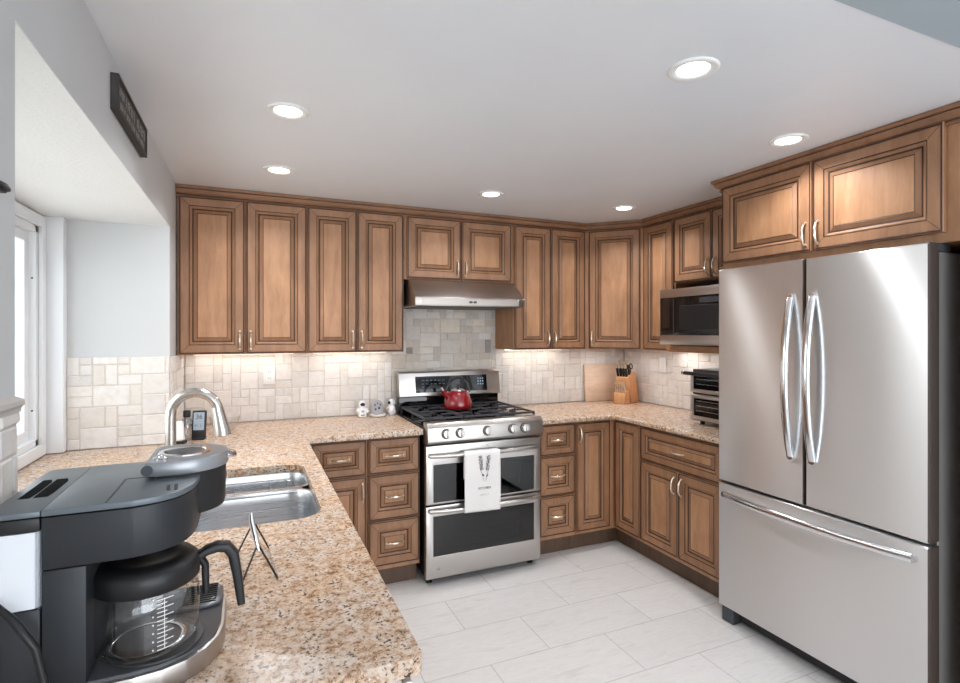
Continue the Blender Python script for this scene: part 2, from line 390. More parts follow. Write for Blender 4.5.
# open room behind the camera: rear wall with wide windows, side wall
b = MB()
b.box(-.99, -.55, -3.6, -3.48, 0, 2.74, 'wall'); b.box(3.75, 5.2, -3.6, -3.48, 0, 2.74, 'wall'); b.box(-.55, 3.75, -3.6, -3.48, 2.42, 2.74, 'wall'); b.box(-.55, 3.75, -3.6, -3.48, 0, .25, 'wall'); struct(b, 'wall_rear')
w2 = MB()
for x in (-.55, .86, 2.3, 3.69): w2.box(x, x+.06, -3.58, -3.5, .25, 2.42, 'vinyl')
w2.box(-.55, 3.75, -3.58, -3.5, .25, .31, 'vinyl'); w2.box(-.55, 3.75, -3.58, -3.5, 2.36, 2.42, 'vinyl'); struct(w2, 'window_2')
b = MB(); b.box(5.2, 5.32, -3.6, .843, 0, 2.74, 'wall'); struct(b, 'wall_side')
# outside: neighbour's white lapped wall and ground
b = MB(); b.box(-9, -.99, -3, 8, -.3, -.2, 'lawn'); struct(b, 'ground_outside')
b = MB(); b.box(-3.4, -3.3, -2, 8, -.2, 4.2, 'siding')
for k in range(22): b.prism([(-3.3, k*.2), (-3.285, k*.2), (-3.3, k*.2+.19)], -2, 8, 'siding', 'XZ')
struct(b, 'exterior_wall')

# ------------------------------------------------------------------ tiled backsplash (stone mosaic of mixed sizes)
def tiles(name, w, h, loc, rz, seed, zones=None, notch=None, dark=0.0):
    rnd = random.Random(seed); c = .0508; nx = max(1, int(math.ceil(w/c))); nz = int(math.ceil(h/c)); used = set()
    bm = bmesh.new(); lay = bm.loops.layers.color.new('tint')
    def quad(vs, col, mi):
        f = bm.faces.new([bm.verts.new(v) for v in vs]); f.material_index = mi
        for lp in f.loops: lp[lay] = col
    def skip(i, k): return notch and notch(i*c+c/2, k*c+c/2)
    for k in range(nz):
        for i in range(nx):
            if (i, k) in used or skip(i, k): continue
            opts = [(2, 2), (2, 2), (2, 1), (1, 2), (1, 1), (3, 2), (2, 1)]; rnd.shuffle(opts); opts.append((1, 1))
            for a, d in opts:
                cells = [(i+p, k+q) for p in range(a) for q in range(d)]
                if all(x not in used and x[0] < nx and x[1] < nz and not skip(*x) for x in cells): break
            used.update(cells)
            g = .0013; x0, x1, z0, z1 = i*c+g, min((i+a)*c-g, w), k*c+g, min((k+d)*c-g, h)
            if x1-x0 < .004 or z1-z0 < .004: continue
            t = .0085+rnd.random()*.0032; e = .0035
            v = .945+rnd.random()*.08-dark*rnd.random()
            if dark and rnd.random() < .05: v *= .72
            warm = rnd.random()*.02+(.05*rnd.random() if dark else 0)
            col = (v, v*(1-warm*.6), v*(1-warm*1.4), 1)
            o = [(x0, 0, z0), (x1, 0, z0), (x1, 0, z1), (x0, 0, z1)]
            m_ = [(p[0], -t+.003, p[2]) for p in o]
            j = lambda: rnd.uniform(-.0009, .0009)
            n_ = [(x0+e+j(), -t+j(), z0+e+j()), (x1-e+j(), -t+j(), z0+e+j()), (x1-e+j(), -t+j(), z1-e+j()), (x0+e+j(), -t+j(), z1-e+j())]
            for A, B in ((o, m_), (m_, n_)):
                for s in range(4): quad((A[s], A[(s+1) % 4], B[(s+1) % 4], B[s]), col, 0)
            quad(n_, col, 0)
            quad([(i*c, -.0068, k*c), (min((i+a)*c, w), -.0068, k*c), (min((i+a)*c, w), -.0068, min((k+d)*c, h)), (i*c, -.0068, min((k+d)*c, h))], (.8, .8, .8, 1), 1)
    bmesh.ops.remove_doubles(bm, verts=bm.verts[:], dist=1e-6)
    me = bpy.data.meshes.new(name); bm.to_mesh(me); bm.free()
    me.materials.append(M['stone']); me.materials.append(M['grout'])
    o = bpy.data.objects.new(name, me); COL.objects.link(o); o.location = loc; o.rotation_euler = (0, 0, rz); o['kind'] = 'structure'
    return o
ZC = .915; ZU = 1.352
tiles('backsplash_back', .915-(XL+.014), ZU-ZC+.004, (XL+.014, YB-.0005, ZC), 0, 3)
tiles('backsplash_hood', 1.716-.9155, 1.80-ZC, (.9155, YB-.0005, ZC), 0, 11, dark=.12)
tiles('backsplash_corner', XR-.014-1.7165, ZU-ZC+.004, (1.7165, YB-.0005, ZC), 0, 5)
tiles('backsplash_right', YB-.0145-2.06, ZU-ZC+.004, (XR-.0005, YB-.0145, ZC), R(-90), 8)
tiles('backsplash_bay', XL-.001+.795, 1.357-ZC, (-.794, BAYF-.0005, ZC), 0, 21)
tiles('backsplash_return', YB-.015-BAYF, ZU-ZC, (XL+.0005, BAYF, ZC), R(90), 31)
tiles('backsplash_left', BAYN+1.2, 1.345-ZC, (XL-.0045, -1.2, ZC), R(90), 41)
b = MB(); b.prism([(XL, 1.343), (XL+.008, 1.343), (XL+.009, 1.350), (XL+.014, 1.356), (XL+.013, 1.364), (XL, 1.370)], -1.2, BAYN, 'cap', 'XZ'); struct(b, 'trim_3')

# ------------------------------------------------------------------ crown moulding
CROWN = [(0, 2.226), (.010, 2.226), (.012, 2.231), (.010, 2.238), (.007, 2.2385), (.007, 2.2425), (.014, 2.243), (.020, 2.246), (.026, 2.252), (.031, 2.262), (.033, 2.2675),
         (.030, 2.268), (.030, 2.272), (.038, 2.2725), (.042, 2.277), (.042, 2.288), (0, 2.288)]
CROWN_GLAZE = (4, 11)
def sweep(name, path, prof):
    P = [Vector((x, y)) for x, y in path]; n = len(P); loops = []
    nr = []
    for i in range(n-1):
        d = (P[i+1]-P[i]).normalized(); nr.append(Vector((d.y, -d.x)))
    for i in range(n):
        if i == 0: m, k = nr[0], 1
        elif i == n-1: m, k = nr[-1], 1
        else:
            m = (nr[i-1]+nr[i]).normalized(); k = 1/max(.3, m.dot(nr[i]))
        loops.append([(P[i].x+m.x*o*k, P[i].y+m.y*o*k, z) for o, z in prof])
    b = MB(); b.mi('crown'); b.mi('glaze'); bm = b.bm; L = [[bm.verts.new(p) for p in lp] for lp in loops]; q = len(prof)
    for a, c in zip(L, L[1:]):
        for i in range(q):
            f = bm.faces.new((a[i], a[(i+1) % q], c[(i+1) % q], c[i])); f.material_index = 1 if i in CROWN_GLAZE else 0
    bm.faces.new(L[0][::-1]); bm.faces.new(L[-1]); bmesh.ops.recalc_face_normals(bm, faces=bm.faces[:])
    return struct(b, name, 25)
YU = 3.33; XU = 2.60; XF = 2.30
sweep('trim_4', [(XL+.002, YU+.02), (2.318, YU+.02), (XU+.02, 3.052), (XU+.02, 2.09)], CROWN)
sweep('trim_5', [(XR-.002, 2.0855), (XF+.02, 2.0855), (XF+.02, .956)], CROWN)

# ------------------------------------------------------------------ cabinets
RINGS = [(0, 0, 'g'), (0, -.017, 'w'), (.003, -.0205, 'w'), (.008, -.0205, 'g'), (.0095, -.0190, 'g'), (.011, -.0205, 'w'), (.050, -.0205, 'w'),
         (.0525, -.0160, 'g'), (.055, -.0185, 'w'), (.058, -.0185, 'w'), (.066, -.0120, 'w'), (.069, -.0100, 'g'), (.073, -.0100, 'g'), (.090, -.0180, 'w'), (.0925, -.0165, 'g'), (.095, -.0180, 'w')]
def front_mb(w, h, k=1.0):
    b = MB(); b.mi('wood'); b.mi('glaze'); b.mi('woodf'); bm = b.bm
    lim = min(w, h)/2*.80
    s = min(k, lim/.095)
    def loop(i, y): return [bm.verts.new(p) for p in ((i, y, i), (w-i, y, i), (w-i, y, h-i), (i, y, h-i))]
    # shift so that the back of the front sits at y=.0205 and its face at y=0
    prev = None; mitre = []
    for ins, y, c in RINGS:
        i2 = ins if ins < .012 else .011+(ins-.011)*s*(lim-.011)/(lim-.011) if s == 1 else (.011+(ins-.011)*s)
        L = loop(i2, y+.0205)
        if prev:
            for q in range(4):
                f = bm.faces.new((prev[q], prev[(q+1) % 4], L[(q+1) % 4], L[q])); f.material_index = 1 if c == 'g' else 2
        else:
            bm.faces.new(L[::-1])
        prev = L
    bm.faces.new(prev)
    i0, i1 = .0115, .011+(.049-.011)*s; wd = .0007
    for cx, cz, sx, sz in ((0, 0, 1, 1), (w, 0, -1, 1), (w, h, -1, -1), (0, h, 1, -1)):
        q = [(cx+sx*(i0+wd), -.0002, cz+sz*(i0-wd)), (cx+sx*(i1+wd), -.0002, cz+sz*(i1-wd)), (cx+sx*(i1-wd), -.0002, cz+sz*(i1+wd)), (cx+sx*(i0-wd), -.0002, cz+sz*(i0+wd))]
        if sx*sz < 0: q.reverse()
        mf = bm.faces.new([bm.verts.new(p) for p in q]); mf.material_index = 1; mitre.append(mf)
    bmesh.ops.recalc_face_normals(bm, faces=[f for f in bm.faces if f not in mitre])
    return b
def handle_mb(L=.098):
    b = MB(); n = 13; pts = []; rad = []
    for i in range(n):
        t = -1+2*i/(n-1); pts.append((t*L/2, -.004-.019*(1-t*t)**.6, 0)); rad.append(.0034+.0030*(1-t*t)**1.5)
    b.tube(pts, rad, 'nickel', 10)
    for s in (-1, 1):
        b.tube([(s*L/2, .0005, 0), (s*L/2, -.003, 0), (s*L/2, -.007, 0)], [.0075, .0065, .0045], 'nickel', 10)
        b.ball((s*.016, -.0235, 0), .0062, 'nickel', 10, (.8, 1, 1))
    return b
HANDLE_ME = None
def add_handle(parent, x, z, vertical):
    global HANDLE_ME
    if HANDLE_ME is None:
        o = handle_mb().build('handle', parent); HANDLE_ME = o.data
    else:
        o = bpy.data.objects.new('handle', HANDLE_ME); COL.objects.link(o); o.parent = parent
    o.location = (x, 0, z); o.rotation_euler = (0, R(90) if vertical else 0, 0)
    return o
def cabinet(name, label, loc, rz, w, h, d, fronts, group=None, toe=0, cat='cabinet', open_bay=None, strip=0, back=.0):
    t = thing(name, label, cat, loc, rz, group)
    b = MB()
    z0 = toe if toe else 0
    if open_bay is None:
        b.box(.0008, w-.0008, .0215, d, z0, h, 'wood', .0012, 1)
    else:
        zb = open_bay
        b.box(.0008, w-.0008, .0215, d, zb, h, 'wood', .0012, 1)
    b.build('body', t, 30)
    if open_bay is not None:
        s = MB(); s.box(.0008, w-.0008, .03, d, 0, .03, 'wood', .002, 1); s.build('shelf', t, 30)
        for xx in ((.0008, .016), (w-.016, w-.0008)):
            s = MB(); s.box(xx[0], xx[1], .03, d, .03, open_bay, 'wood', .001, 1); s.build('side_panel', t, 30)
    if toe:
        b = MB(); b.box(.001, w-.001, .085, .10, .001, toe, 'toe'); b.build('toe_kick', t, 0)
    for f in fronts:
        o = front_mb(f['w'], f['h']).build(f.get('name', 'door'), t, 20)
        o.location = (f['x'], 0, f['z'])
        hd = f.get('handle')
        if hd: add_handle(o, hd[0], hd[1], hd[2])
    if strip:
        s = MB(); s.box(.06, w-.06, .245, .28, -.0095, -.001, 'strip', .002, 1); so = s.build('light_strip', t, 30)
        area('under_cabinet_lamp', (w/2, .20, -.014), (0, 0, 0), max(.1, w-.14), .08, strip*w, (1, .975, .97), parent=t)
    return t
H0, H1 = 2.232-ZU, 2.24-ZU
def door(x, w, z=.004, h=None, side=None, low=True, hoff=.026):
    h = h if h else .876
    f = dict(name='door', x=x, z=z, w=w, h=h)
    if side == 'r': f['handle'] = (w-hoff, .078 if low else h-.085, True)
    if side == 'l': f['handle'] = (hoff, .078 if low else h-.085, True)
    return f
def drawer(x, z, w, h): return dict(name='drawer', x=x, z=z, w=w, h=h, handle=(w/2, h/2, False))
GU = 'wall cabinets under the crown moulding'; GB = 'base cabinets under the granite counters'
# back run, above the counter left of the hood
cabinet('wall_cabinet', 'tall two-door brown wall cabinet in the corner beside the grey left wall', (XL+.004, YU, ZU), 0, .687, H1, .325,
        [door(.010, .333, side='r'), door(.349, .333, side='l')], GU, strip=STRIP_POWER*.9)
cabinet('wall_cabinet', 'tall two-door brown wall cabinet touching the left side of the range hood', (.318, YU, ZU), 0, .600, H1, .325,
        [door(.004, .292, side='r'), door(.300, .292, side='l')], GU, strip=STRIP_POWER*.85)
cabinet('wall_cabinet', 'short two-door brown wall cabinet directly above the steel range hood', (.920, YU, 1.822), 0, .790, 2.24-1.822, .325,
        [door(.016, .372, h=.400, z=.008, side='r'), door(.396, .372, h=.400, z=.008, side='l')], GU)
cabinet('wall_cabinet', 'tall narrow two-door brown wall cabinet right of the range hood', (1.712, YU, ZU), 0, .604, H1, .325,
        [door(.006, .292, side='r'), door(.302, .292, side='l')], GU, strip=STRIP_POWER*1.05)
# diagonal corner
dx, dy = XU-2.320, 3.048-YU; dl = math.hypot(dx, dy); ang = math.atan2(dy, dx)
t = thing('corner_wall_cabinet', 'single-door brown wall cabinet set diagonally across the back right corner', 'cabinet', (2.320, YU, ZU), ang, GU)
b = MB()
inv = Matrix.Rotation(-ang, 4, 'Z') @ Matrix.Translation((-2.320, -YU, 0))
pl = [(inv @ Vector(p+(0,))).to_2d() for p in ((2.3195, 3.655), (2.9255, 3.655), (2.9255, 3.0485), (XU+.022, 3.0485), (2.3195, YU+.022))]
b.prism([tuple(p) for p in pl], 0, H1, 'wood', 'XY'); b.build('body', t, 0)
o = front_mb(dl-.026, .876).build('door', t, 20); o.location = (.013, .0, .004); add_handle(o, .026, .078, True)
area('under_cabinet_lamp', (dl/2, .22, -.02), (0, 0, 0), .3, .12, STRIP_POWER*1.3, (1, .975, .97), parent=t)
# right run
cabinet('wall_cabinet', 'narrow single-door brown wall cabinet left of the microwave', (XU, 3.044, ZU), R(-90), .300, H1, .325, [door(.006, .286)], GU, strip=STRIP_POWER*2.0)
cabinet('wall_cabinet', 'short two-door brown wall cabinet directly above the microwave', (XU, 2.742, 1.804), R(-90), .635, 2.24-1.804, .325,
        [door(.006, .312, z=.004, h=.424, side='r'), door(.322, .307, z=.004, h=.424, side='l')], GU)
t = thing('microwave_shelf', 'brown wooden shelf board carrying the microwave', 'shelf', (XU, 2.742, 1.362), R(-90))
b = MB(); b.box(.0008, .634, -.06, .325, 0, .030, 'wood', .002, 1); b.build('board', t, 30)
b = MB(); b.box(.02, .614, -.058, -.02, -.012, -.0005, 'wood', .001, 1); b.build('lip', t, 30)
area('under_cabinet_lamp', (.32, .2, -.014), (0, 0, 0), .5, .08, STRIP_POWER*.8, (1, .975, .97), parent=t)
cabinet('fridge_cabinet', 'deep two-door brown cabinet over the refrigerator with its own crown', (XF, 2.084, 1.806), R(-90), 1.064, 2.24-1.806, .625,
        [door(.010, .488, z=.036, h=.400, side='r'), door(.504, .488, z=.036, h=.400, side='l')], GU)
b = MB(); b.box(XF+.018, XR-.002, .955, 1.018, .001, 2.231, 'wood', .0015, 1); b.build('tall_end_panel', None, 30, 'tall brown wooden end panel standing right of the refrigerator', 'cabinet panel')
# base cabinets: back run left of range
YD = 2.99; HB = .881
three = lambda x, w: [drawer(x, .674, w, .199), drawer(x, .410, w, .256), drawer(x, .148, w, .254)]
cabinet('base_cabinet', 'brown base cabinet with one drawer over one door beside the sink counter', (.288, YD, 0), 0, .324, HB, .655,
        [drawer(.022, .674, .294, .199), door(.022, .294, z=.148, h=.518, side='r', low=False, hoff=.022)], GB, toe=.12)
cabinet('base_cabinet', 'brown three-drawer base cabinet left of the range', (.613, YD, 0), 0, .308, HB, .655, three(.004, .298), GB, toe=.12)
cabinet('base_cabinet', 'brown three-drawer base cabinet right of the range', (1.712, YD, 0), 0, .286, HB, .655, three(.010, .268), GB, toe=.12)
XD = 2.31
t = thing('corner_base_cabinet', 'brown corner base cabinet with two tall doors meeting in the inside corner', 'cabinet', (1.999, YD, 0), 0, GB)
b = MB(); b.prism([(0, .0215), (XD+.0215-1.999, .0215), (XD+.0215-1.999, 2.735-YD), (XR-.003-1.999, 2.735-YD), (XR-.003-1.999, YB-.015-YD), (0, YB-.015-YD)], .12, HB, 'wood', 'XY'); b.build('body', t, 0)
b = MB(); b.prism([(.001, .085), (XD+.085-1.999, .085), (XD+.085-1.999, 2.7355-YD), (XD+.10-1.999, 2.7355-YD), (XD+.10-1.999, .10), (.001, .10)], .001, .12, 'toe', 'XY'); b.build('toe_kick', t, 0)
o = front_mb(.270, .727).build('door', t, 20); o.location = (.006, 0, .144); add_handle(o, .022, .650, True)
o = front_mb(.248, .727).build('door', t, 20); o.location = (XD-1.999, -.004, .144); o.rotation_euler = (0, 0, R(-90))
cabinet('base_cabinet', 'wide brown base cabinet with one drawer over two doors next to the refrigerator', (XD, 2.733, 0), R(-90), .665, HB, .60,
        [drawer(.008, .664, .650, .206), door(.008, .322, z=.148, h=.506, side='r', low=False), door(.336, .322, z=.148, h=.506, side='l', low=False)], GB, toe=.12)
# peninsula cabinets (their fronts face the range side)
cabinet('sink_cabinet', 'brown base cabinet under the sink with two doors', (.245, 1.52, 0), R(90), 1.0, HB-.223, .58,
        [door(.01, .485, z=.148, h=.50, side='r', low=False), door(.505, .485, z=.148, h=.50, side='l', low=False)], GB, toe=.12)
sk = [o for o in COL.objects if o.name.startswith('sink_cabinet')][0]
b = MB(); b.box(.006, .994, .002, .014, .664, .874, 'woodf', .001, 1); b.build('false_front', sk, 30)
cabinet('base_cabinet', 'brown single-door base cabinet under the counter between the sink and the back corner', (.245, 2.524, 0), R(90), .455, HB, .58, [door(.008, .400, z=.148, h=.718, side='l', low=False)], GB, toe=.12)
t = thing('dishwasher', 'stainless dishwasher at the near end of the granite peninsula', 'dishwasher', (.245, .925, 0), R(90))
b = MB(); b.box(.02, .592, .04, .58, .1, .878, 'dkgrey'); b.build('body', t, 0)
b = MB(); b.box(.018, .592, 0, .038, .12, .877, 'steel', .004); b.build('door', t)
b = MB(); b.tube([(.08, 0, .79), (.08, -.04, .79), (.53, -.04, .79), (.53, 0, .79)], .009, 'steel', 10); b.build('handle', t)
b = MB(); b.box(.02, .592, .07, .09, .001, .1, 'black'); b.build('toe_kick', t, 0)
b = MB(); b.box(-.335, .16, .915, .932,   .001, .8815, 'wood', .001, 1); b.build('peninsula_end_panel', None, 30, 'brown wooden panel closing the near end of the peninsula', 'cabinet panel')

# ------------------------------------------------------------------ countertops
def counter(name, outer, hole, label, soft):
    bm = bmesh.new()
    def ring(pts):
        vs = [bm.verts.new((x, y, ZC)) for x, y in pts]
        for i in range(len(vs)): bm.edges.new((vs[i], vs[(i+1) % len(vs)]))
    ring(outer)
    if hole: ring(hole)
    bmesh.ops.triangle_fill(bm, use_beauty=True, use_dissolve=False, edges=bm.edges[:])
    for f in bm.faces:
        f.normal_update()
        if f.normal.z < 0: f.normal_flip()
    top = bm.faces[:]
    ex = bmesh.ops.extrude_face_region(bm, geom=top)
    for v in ex['geom']:
        if isinstance(v, bmesh.types.BMVert): v.co.z -= .032
    bmesh.ops.recalc_face_normals(bm, faces=bm.faces[:])
    es = []
    for e in bm.edges:
        if len(e.link_faces) == 2 and abs(e.verts[0].co.z-e.verts[1].co.z) < 1e-5:
            n1, n2 = e.link_faces[0].normal, e.link_faces[1].normal
            m = (e.verts[0].co+e.verts[1].co)/2
            if abs(n1.dot(n2)) < .3 and soft(m): es.append(e)
    bmesh.ops.bevel(bm, geom=es, offset=.011, segments=4, profile=.5, affect='EDGES', clamp_overlap=True)
    me = bpy.data.meshes.new(name); bm.to_mesh(me); bm.free(); me.materials.append(M['granite'])
    for p in me.polygons: p.use_smooth = True
    me.set_sharp_from_angle(angle=R(40))
    o = bpy.data.objects.new(name, me); COL.objects.link(o); return tag(o, label, 'countertop')
pc = [(.28-.014+.014*math.cos(R(a)), .89+.014+.014*math.sin(R(a))) for a in (-90, -68, -45, -22, 0)]
SX0, SX1, SY0, SY1 = -.19, .212, 1.690, 2.405
hole = rrect(SX0, SX1, SY0, SY1, .085, 6)
counter('countertop', [(-.352, .89)]+pc+[(.28, 2.957), (.926, 2.957), (.926, 3.644), (-.354, 3.644), (-.354, 3.086), (-.866, 3.086), (-.866, 1.163), (-.352, 1.163)], hole,
        'speckled beige granite counter with the sink, running along the left wall to the range', lambda m: (m.x > -.3 and m.y < 2.97 and (m.x > .27 or m.y < .93 or (SX0-.01 < m.x < SX1+.01 and SY0-.01 < m.y < SY1+.01)) and m.x < .9) or (m.y < 2.96 and m.x > .27 and m.x < .92))
counter('countertop', [(1.706, 2.957), (2.262, 2.957), (2.280, 2.938), (2.280, 2.064), (2.914, 2.064), (2.914, 3.644), (1.706, 3.644)], None,
        'speckled beige granite counter with the knife block, in the back right corner', lambda m: (m.y < 2.97 and m.x < 2.29))

# ------------------------------------------------------------------ sink and faucet
t = thing('sink', 'stainless double-bowl undermount sink set into the granite counter', 'sink', (.01, 2.05, .882))
def basin(x0, x1, y0, y1, r, depth, name):
    L = []
    for ins, z in ((-.012, 0), (0, 0), (.002, -.004), (.006, -.05), (.010, -depth+.04), (.022, -depth+.012), (.05, -depth), (.10, -depth-.002)):
        L.append(at(rrect(x0+ins, x1-ins, y0+ins, y1-ins, max(.012, r-ins*.3), 6), z))
    b = MB(); b.loft(L, 'sink_steel', False, True)
    for f in b.bm.faces: f.normal_flip()
    o = b.build(name, t, 50); o.location = (-.01, -2.05, 0)
    d = MB(); cx, cy = (x0+x1)/2, (y0+y1)/2
    d.lathe([(.045, -depth+.0005), (.042, -depth+.004), (.03, -depth+.002), (.0, -depth+.001)], 'chrome', 24, Matrix.Translation((cx, cy, 0)))
    d.build('drain', o)
basin(SX0-.004, SX1+.004, SY0-.004, 2.135, .085, .20, 'basin')
basin(SX0-.004, SX1+.004, 2.165, SY1+.004, .06, .17, 'basin')
b = MB(); b.box(-.17, .19, 2.124, 2.176, -.012, .0, 'sink_steel', .006, 3); o = b.build('divider', t); o.location = (-.01, -2.05, -.001)
# wire rack standing in the small bowl
t = thing('wire_rack', 'chrome wire rack standing in the smaller rear sink bowl', 'rack', (0, 2.28, .71))
b = MB(); x0, x1, y0, y1 = -.14, .165, -.08, .08
for z in (.02, .085, .15): b.tube([(x, y, z) for x, y in rrect(x0, x1, y0, y1, .03, 4)], .003, 'chrome', 8, closed=True)
b.build('frame', t)
b = MB()
for i in range(9):
    x = x0+.02+i*.033
    b.tube([(x, y0, .15), (x, y0, .02), (x, y1, .02), (x, y1, .15)], .0018, 'chrome', 6)
for sx in (x0+.02, x1-.02):
    for sy in (y0, y1): b.tube([(sx, sy, .02), (sx, sy, 0)], .003, 'chrome', 6)
b.build('wires', t)
t = thing('faucet', 'brushed nickel gooseneck faucet with pull-down spray head behind the sink', 'faucet', (-.242, 2.05, ZC), R(-8))
b = MB(); b.lathe([(.028, 0), (.028, .008), (.022, .014), (.019, .05), (.017, .06)], 'fauc', 24); b.build('base', t)
b = MB(); rr = .074; pts = [(0, 0, .05), (0, 0, .12), (0, 0, .20), (0, 0, .28)]
for k in range(1, 12):
    a = R(180-15*k); pts.append((rr+rr*math.cos(a), 0, .285+rr*math.sin(a)))
b.tube(pts, .0165, 'fauc', 18); b.build('spout', t)
b = MB(); e = pts[-1]; b.tube([(e[0]-.003, 0, e[2]+.004), (e[0]+.004, 0, e[2]-.03), (e[0]+.012, 0, e[2]-.075), (e[0]+.014, 0, e[2]-.092)], [.0185, .021, .0265, .0275], 'fauc', 20); b.build('spray_head', t)
b = MB(); b.tube([(0, .012, .07), (0, .045, .075)], .013, 'fauc', 14); b.tube([(.002, .04, .078), (.02, .05, .10), (.07, .06, .165)], [.007, .006, .0045], 'fauc', 10); b.build('lever', t)

# ------------------------------------------------------------------ range
t = thing('range', 'freestanding stainless double-oven gas range between the drawer stacks', 'range', (.936, 2.935, 0)); RW = .758
b = MB(); b.box(.003, RW-.003, .036, .69, .05, .905, 'black', .002, 1); b.build('body', t, 0)
for x in (.04, RW-.04):
    for y in (.07, .63):
        f = MB(); f.lathe([(.018, .0005), (.018, .012), (.010, .016), (.010, .05)], 'black', 14, Matrix.Translation((x, y, 0))); f.build('foot', t)
def frame(b, x0, x1, z0, z1, gx0, gx1, g0, g1, th, mat, e):
    R4 = lambda a, c, d, f, y: [(a, y, d), (c, y, d), (c, y, f), (a, y, f)]
    L = [R4(gx0, gx1, g0, g1, th), R4(x0, x1, z0, z1, th), R4(x0, x1, z0, z1, e), R4(x0+e*.4, x1-e*.4, z0+e*.4, z1-e*.4, e*.3), R4(x0+e, x1-e, z0+e, z1-e, 0), R4(gx0-.002, gx1+.002, g0-.002, g1+.002, 0), R4(gx0, gx1, g0, g1, .002), R4(gx0, gx1, g0, g1, th)]
    b.loft(L, mat, False, False)
def oven_door(z0, z1, g0, g1, hz, nm):
    b = MB(); gx0, gx1 = .046, RW-.046
    frame(b, 0, RW, z0, z1, gx0, gx1, g0, g1, .034, 'steel', .003)
    d = b.build(nm, t)
    g = MB(); g.box(gx0, gx1, .003, .009, g0, g1, 'ovenglass'); g.build('glass', d, 0)
    g = MB(); g.box(gx0, gx1, .030, .0335, g0, g1, 'blackgloss')
    for k in range(5):
        zz = g0+.05+k*(g1-g0-.09)/4; g.box(gx0+.09, gx1-.09, .022, .025, zz, zz+.003, 'dkgrey')
    for (a0, a1, c0, c1) in ((gx0+.08, gx1-.08, g1-.035, g1-.03), (gx0+.08, gx1-.08, g0+.03, g0+.035), (gx0+.08, gx0+.085, g0+.03, g1-.03), (gx1-.085, gx1-.08, g0+.03, g1-.03)):
        g.box(a0, a1, .012, .028, c0, c1, 'dkgrey')
    g.build('oven_interior', d, 0)
    h = MB(); pts = []; n = 15
    for i in range(n):
        u = -1+2*i/(n-1); pts.append((RW/2+u*(RW/2-.018), -.014-.028*(1-u**4), hz))
    h.tube(pts, .0135, 'steel', 14, flat=1.0)
    for s in (.022, RW-.022): h.tube([(s, .002, hz), (s, -.018, hz)], .0125, 'steel', 12)
    h.build('handle', d)
oven_door(.475, .818, .487, .705, .762, 'upper_door')
oven_door(.044, .466, .172, .405, .443, 'lower_door')
text('logo', 'LG', .018, Matrix.Translation((.075, -.0004, .098)) @ FACE, 'dkgrey', t)
text('emblem', 'LG', .012, Matrix.Translation((RW/2+.01, -.0004, .797)) @ FACE, 'dkgrey', t)
# front control panel with knobs
b = MB(); b.prism([(.03, .828), (-.024, .832), (-.038, .846), (-.030, .925), (-.008, .952), (.055, .952), (.055, .828)], 0, RW, 'steel', 'YZ', bev=.003); b.build('control_panel', t)
for x in (.111, .198, .373, .541, .625):
    k = MB(); mt = Matrix.Translation((x, -.0345, .889)) @ Matrix.Rotation(R(84), 4, 'X')
    k.lathe([(.030, 0), (.030, .003), (.026, .004)], 'dkgrey', 24, mt); k.lathe([(.0262, .003), (.0245, .024), (.022, .028), (0, .029)], 'steel', 24, mt)
    k.box(-.004, .004, -.021, .021, .029, .036, 'steel', .002, 2, mt)
    k.build('knob', t)
b = MB(); b.box(0, RW, .03, .64, .905, .925, 'blackgloss', .003); b.build('cooktop', t)
# burners
for (x, y, r) in ((.14, .20, .045), (.14, .47, .038), (.379, .34, .05), (.62, .20, .05), (.62, .47, .034)):
    u = MB(); mt = Matrix.Translation((x, y, .925)); u.lathe([(r*1.2, 0), (r*1.15, .006), (r, .008), (r, .016)], 'dkgrey', 24, mt); u.lathe([(r*.85, .016), (r*.85, .022), (r*.7, .025), (0, .026)], 'iron', 24, mt); u.build('burner', t)
for x0 in (.012, .260, .508):
    g = MB(); x1 = x0+.238; y0, y1 = .058, .600; zt = .966
    bar = lambda p, q: g.tube([p, q], .0072, 'iron', 8)
    for y in (y0, (y0+y1)/2, y1): bar((x0, y, zt), (x1, y, zt))
    for x in (x0+.004, x1-.004): bar((x, y0, zt), (x, y1, zt))
    xm = (x0+x1)/2
    for y in (.20, .47): bar((x0, y, zt), (xm-.03, y, zt)); bar((xm+.03, y, zt), (x1, y, zt)); bar((xm, y-.13, zt), (xm, y-.03, zt)); bar((xm, y+.03, zt), (xm, y+.12, zt))
    for k in range(7):
        y = y0+.03+k*.08
        if x0 < .1: g.tube([(x0+.004, y, zt), (x0+.03, y, zt+.004), (x0+.06, y, zt)], .006, 'iron', 8)
    for x in (x0+.004, x1-.004):
        for y in (y0, (y0+y1)/2, y1): g.tube([(x, y, .9255), (x, y, zt)], .006, 'iron', 8)
    g.build('grate', t)
# back guard with the display
b = MB(); b.box(.004, RW-.004, .62, .692, .925, 1.05, 'blackgloss', .003); b.build('vent_riser', t)
b = MB(); b.prism([(.598, 1.030), (.588, 1.036), (.612, 1.196), (.622, 1.204), (.692, 1.204), (.692, 1.030)], 0, RW, 'steel', 'YZ', bev=.003); bk = b.build('backguard', t)
sl = Matrix.Translation((0, .5995, 1.115)) @ Matrix.Rotation(math.atan2(.024, .160)*-1, 4, 'X')
b = MB(); b.box(.115, RW-.105, -.003, .004, -.056, .056, 'blackgloss', .001, 1, sl); ds = b.build('display', t)
for i in range(6):
    strokes('panel_print', .170+i*.030, .028, .018, .0065, sl @ Matrix.Translation((0, -.0032, 0)), 'led', ds, 1, 20+i)
    strokes('panel_print', .170+i*.030, .004, .018, .0065, sl @ Matrix.Translation((0, -.0032, 0)), 'led', ds, 1, 40+i)
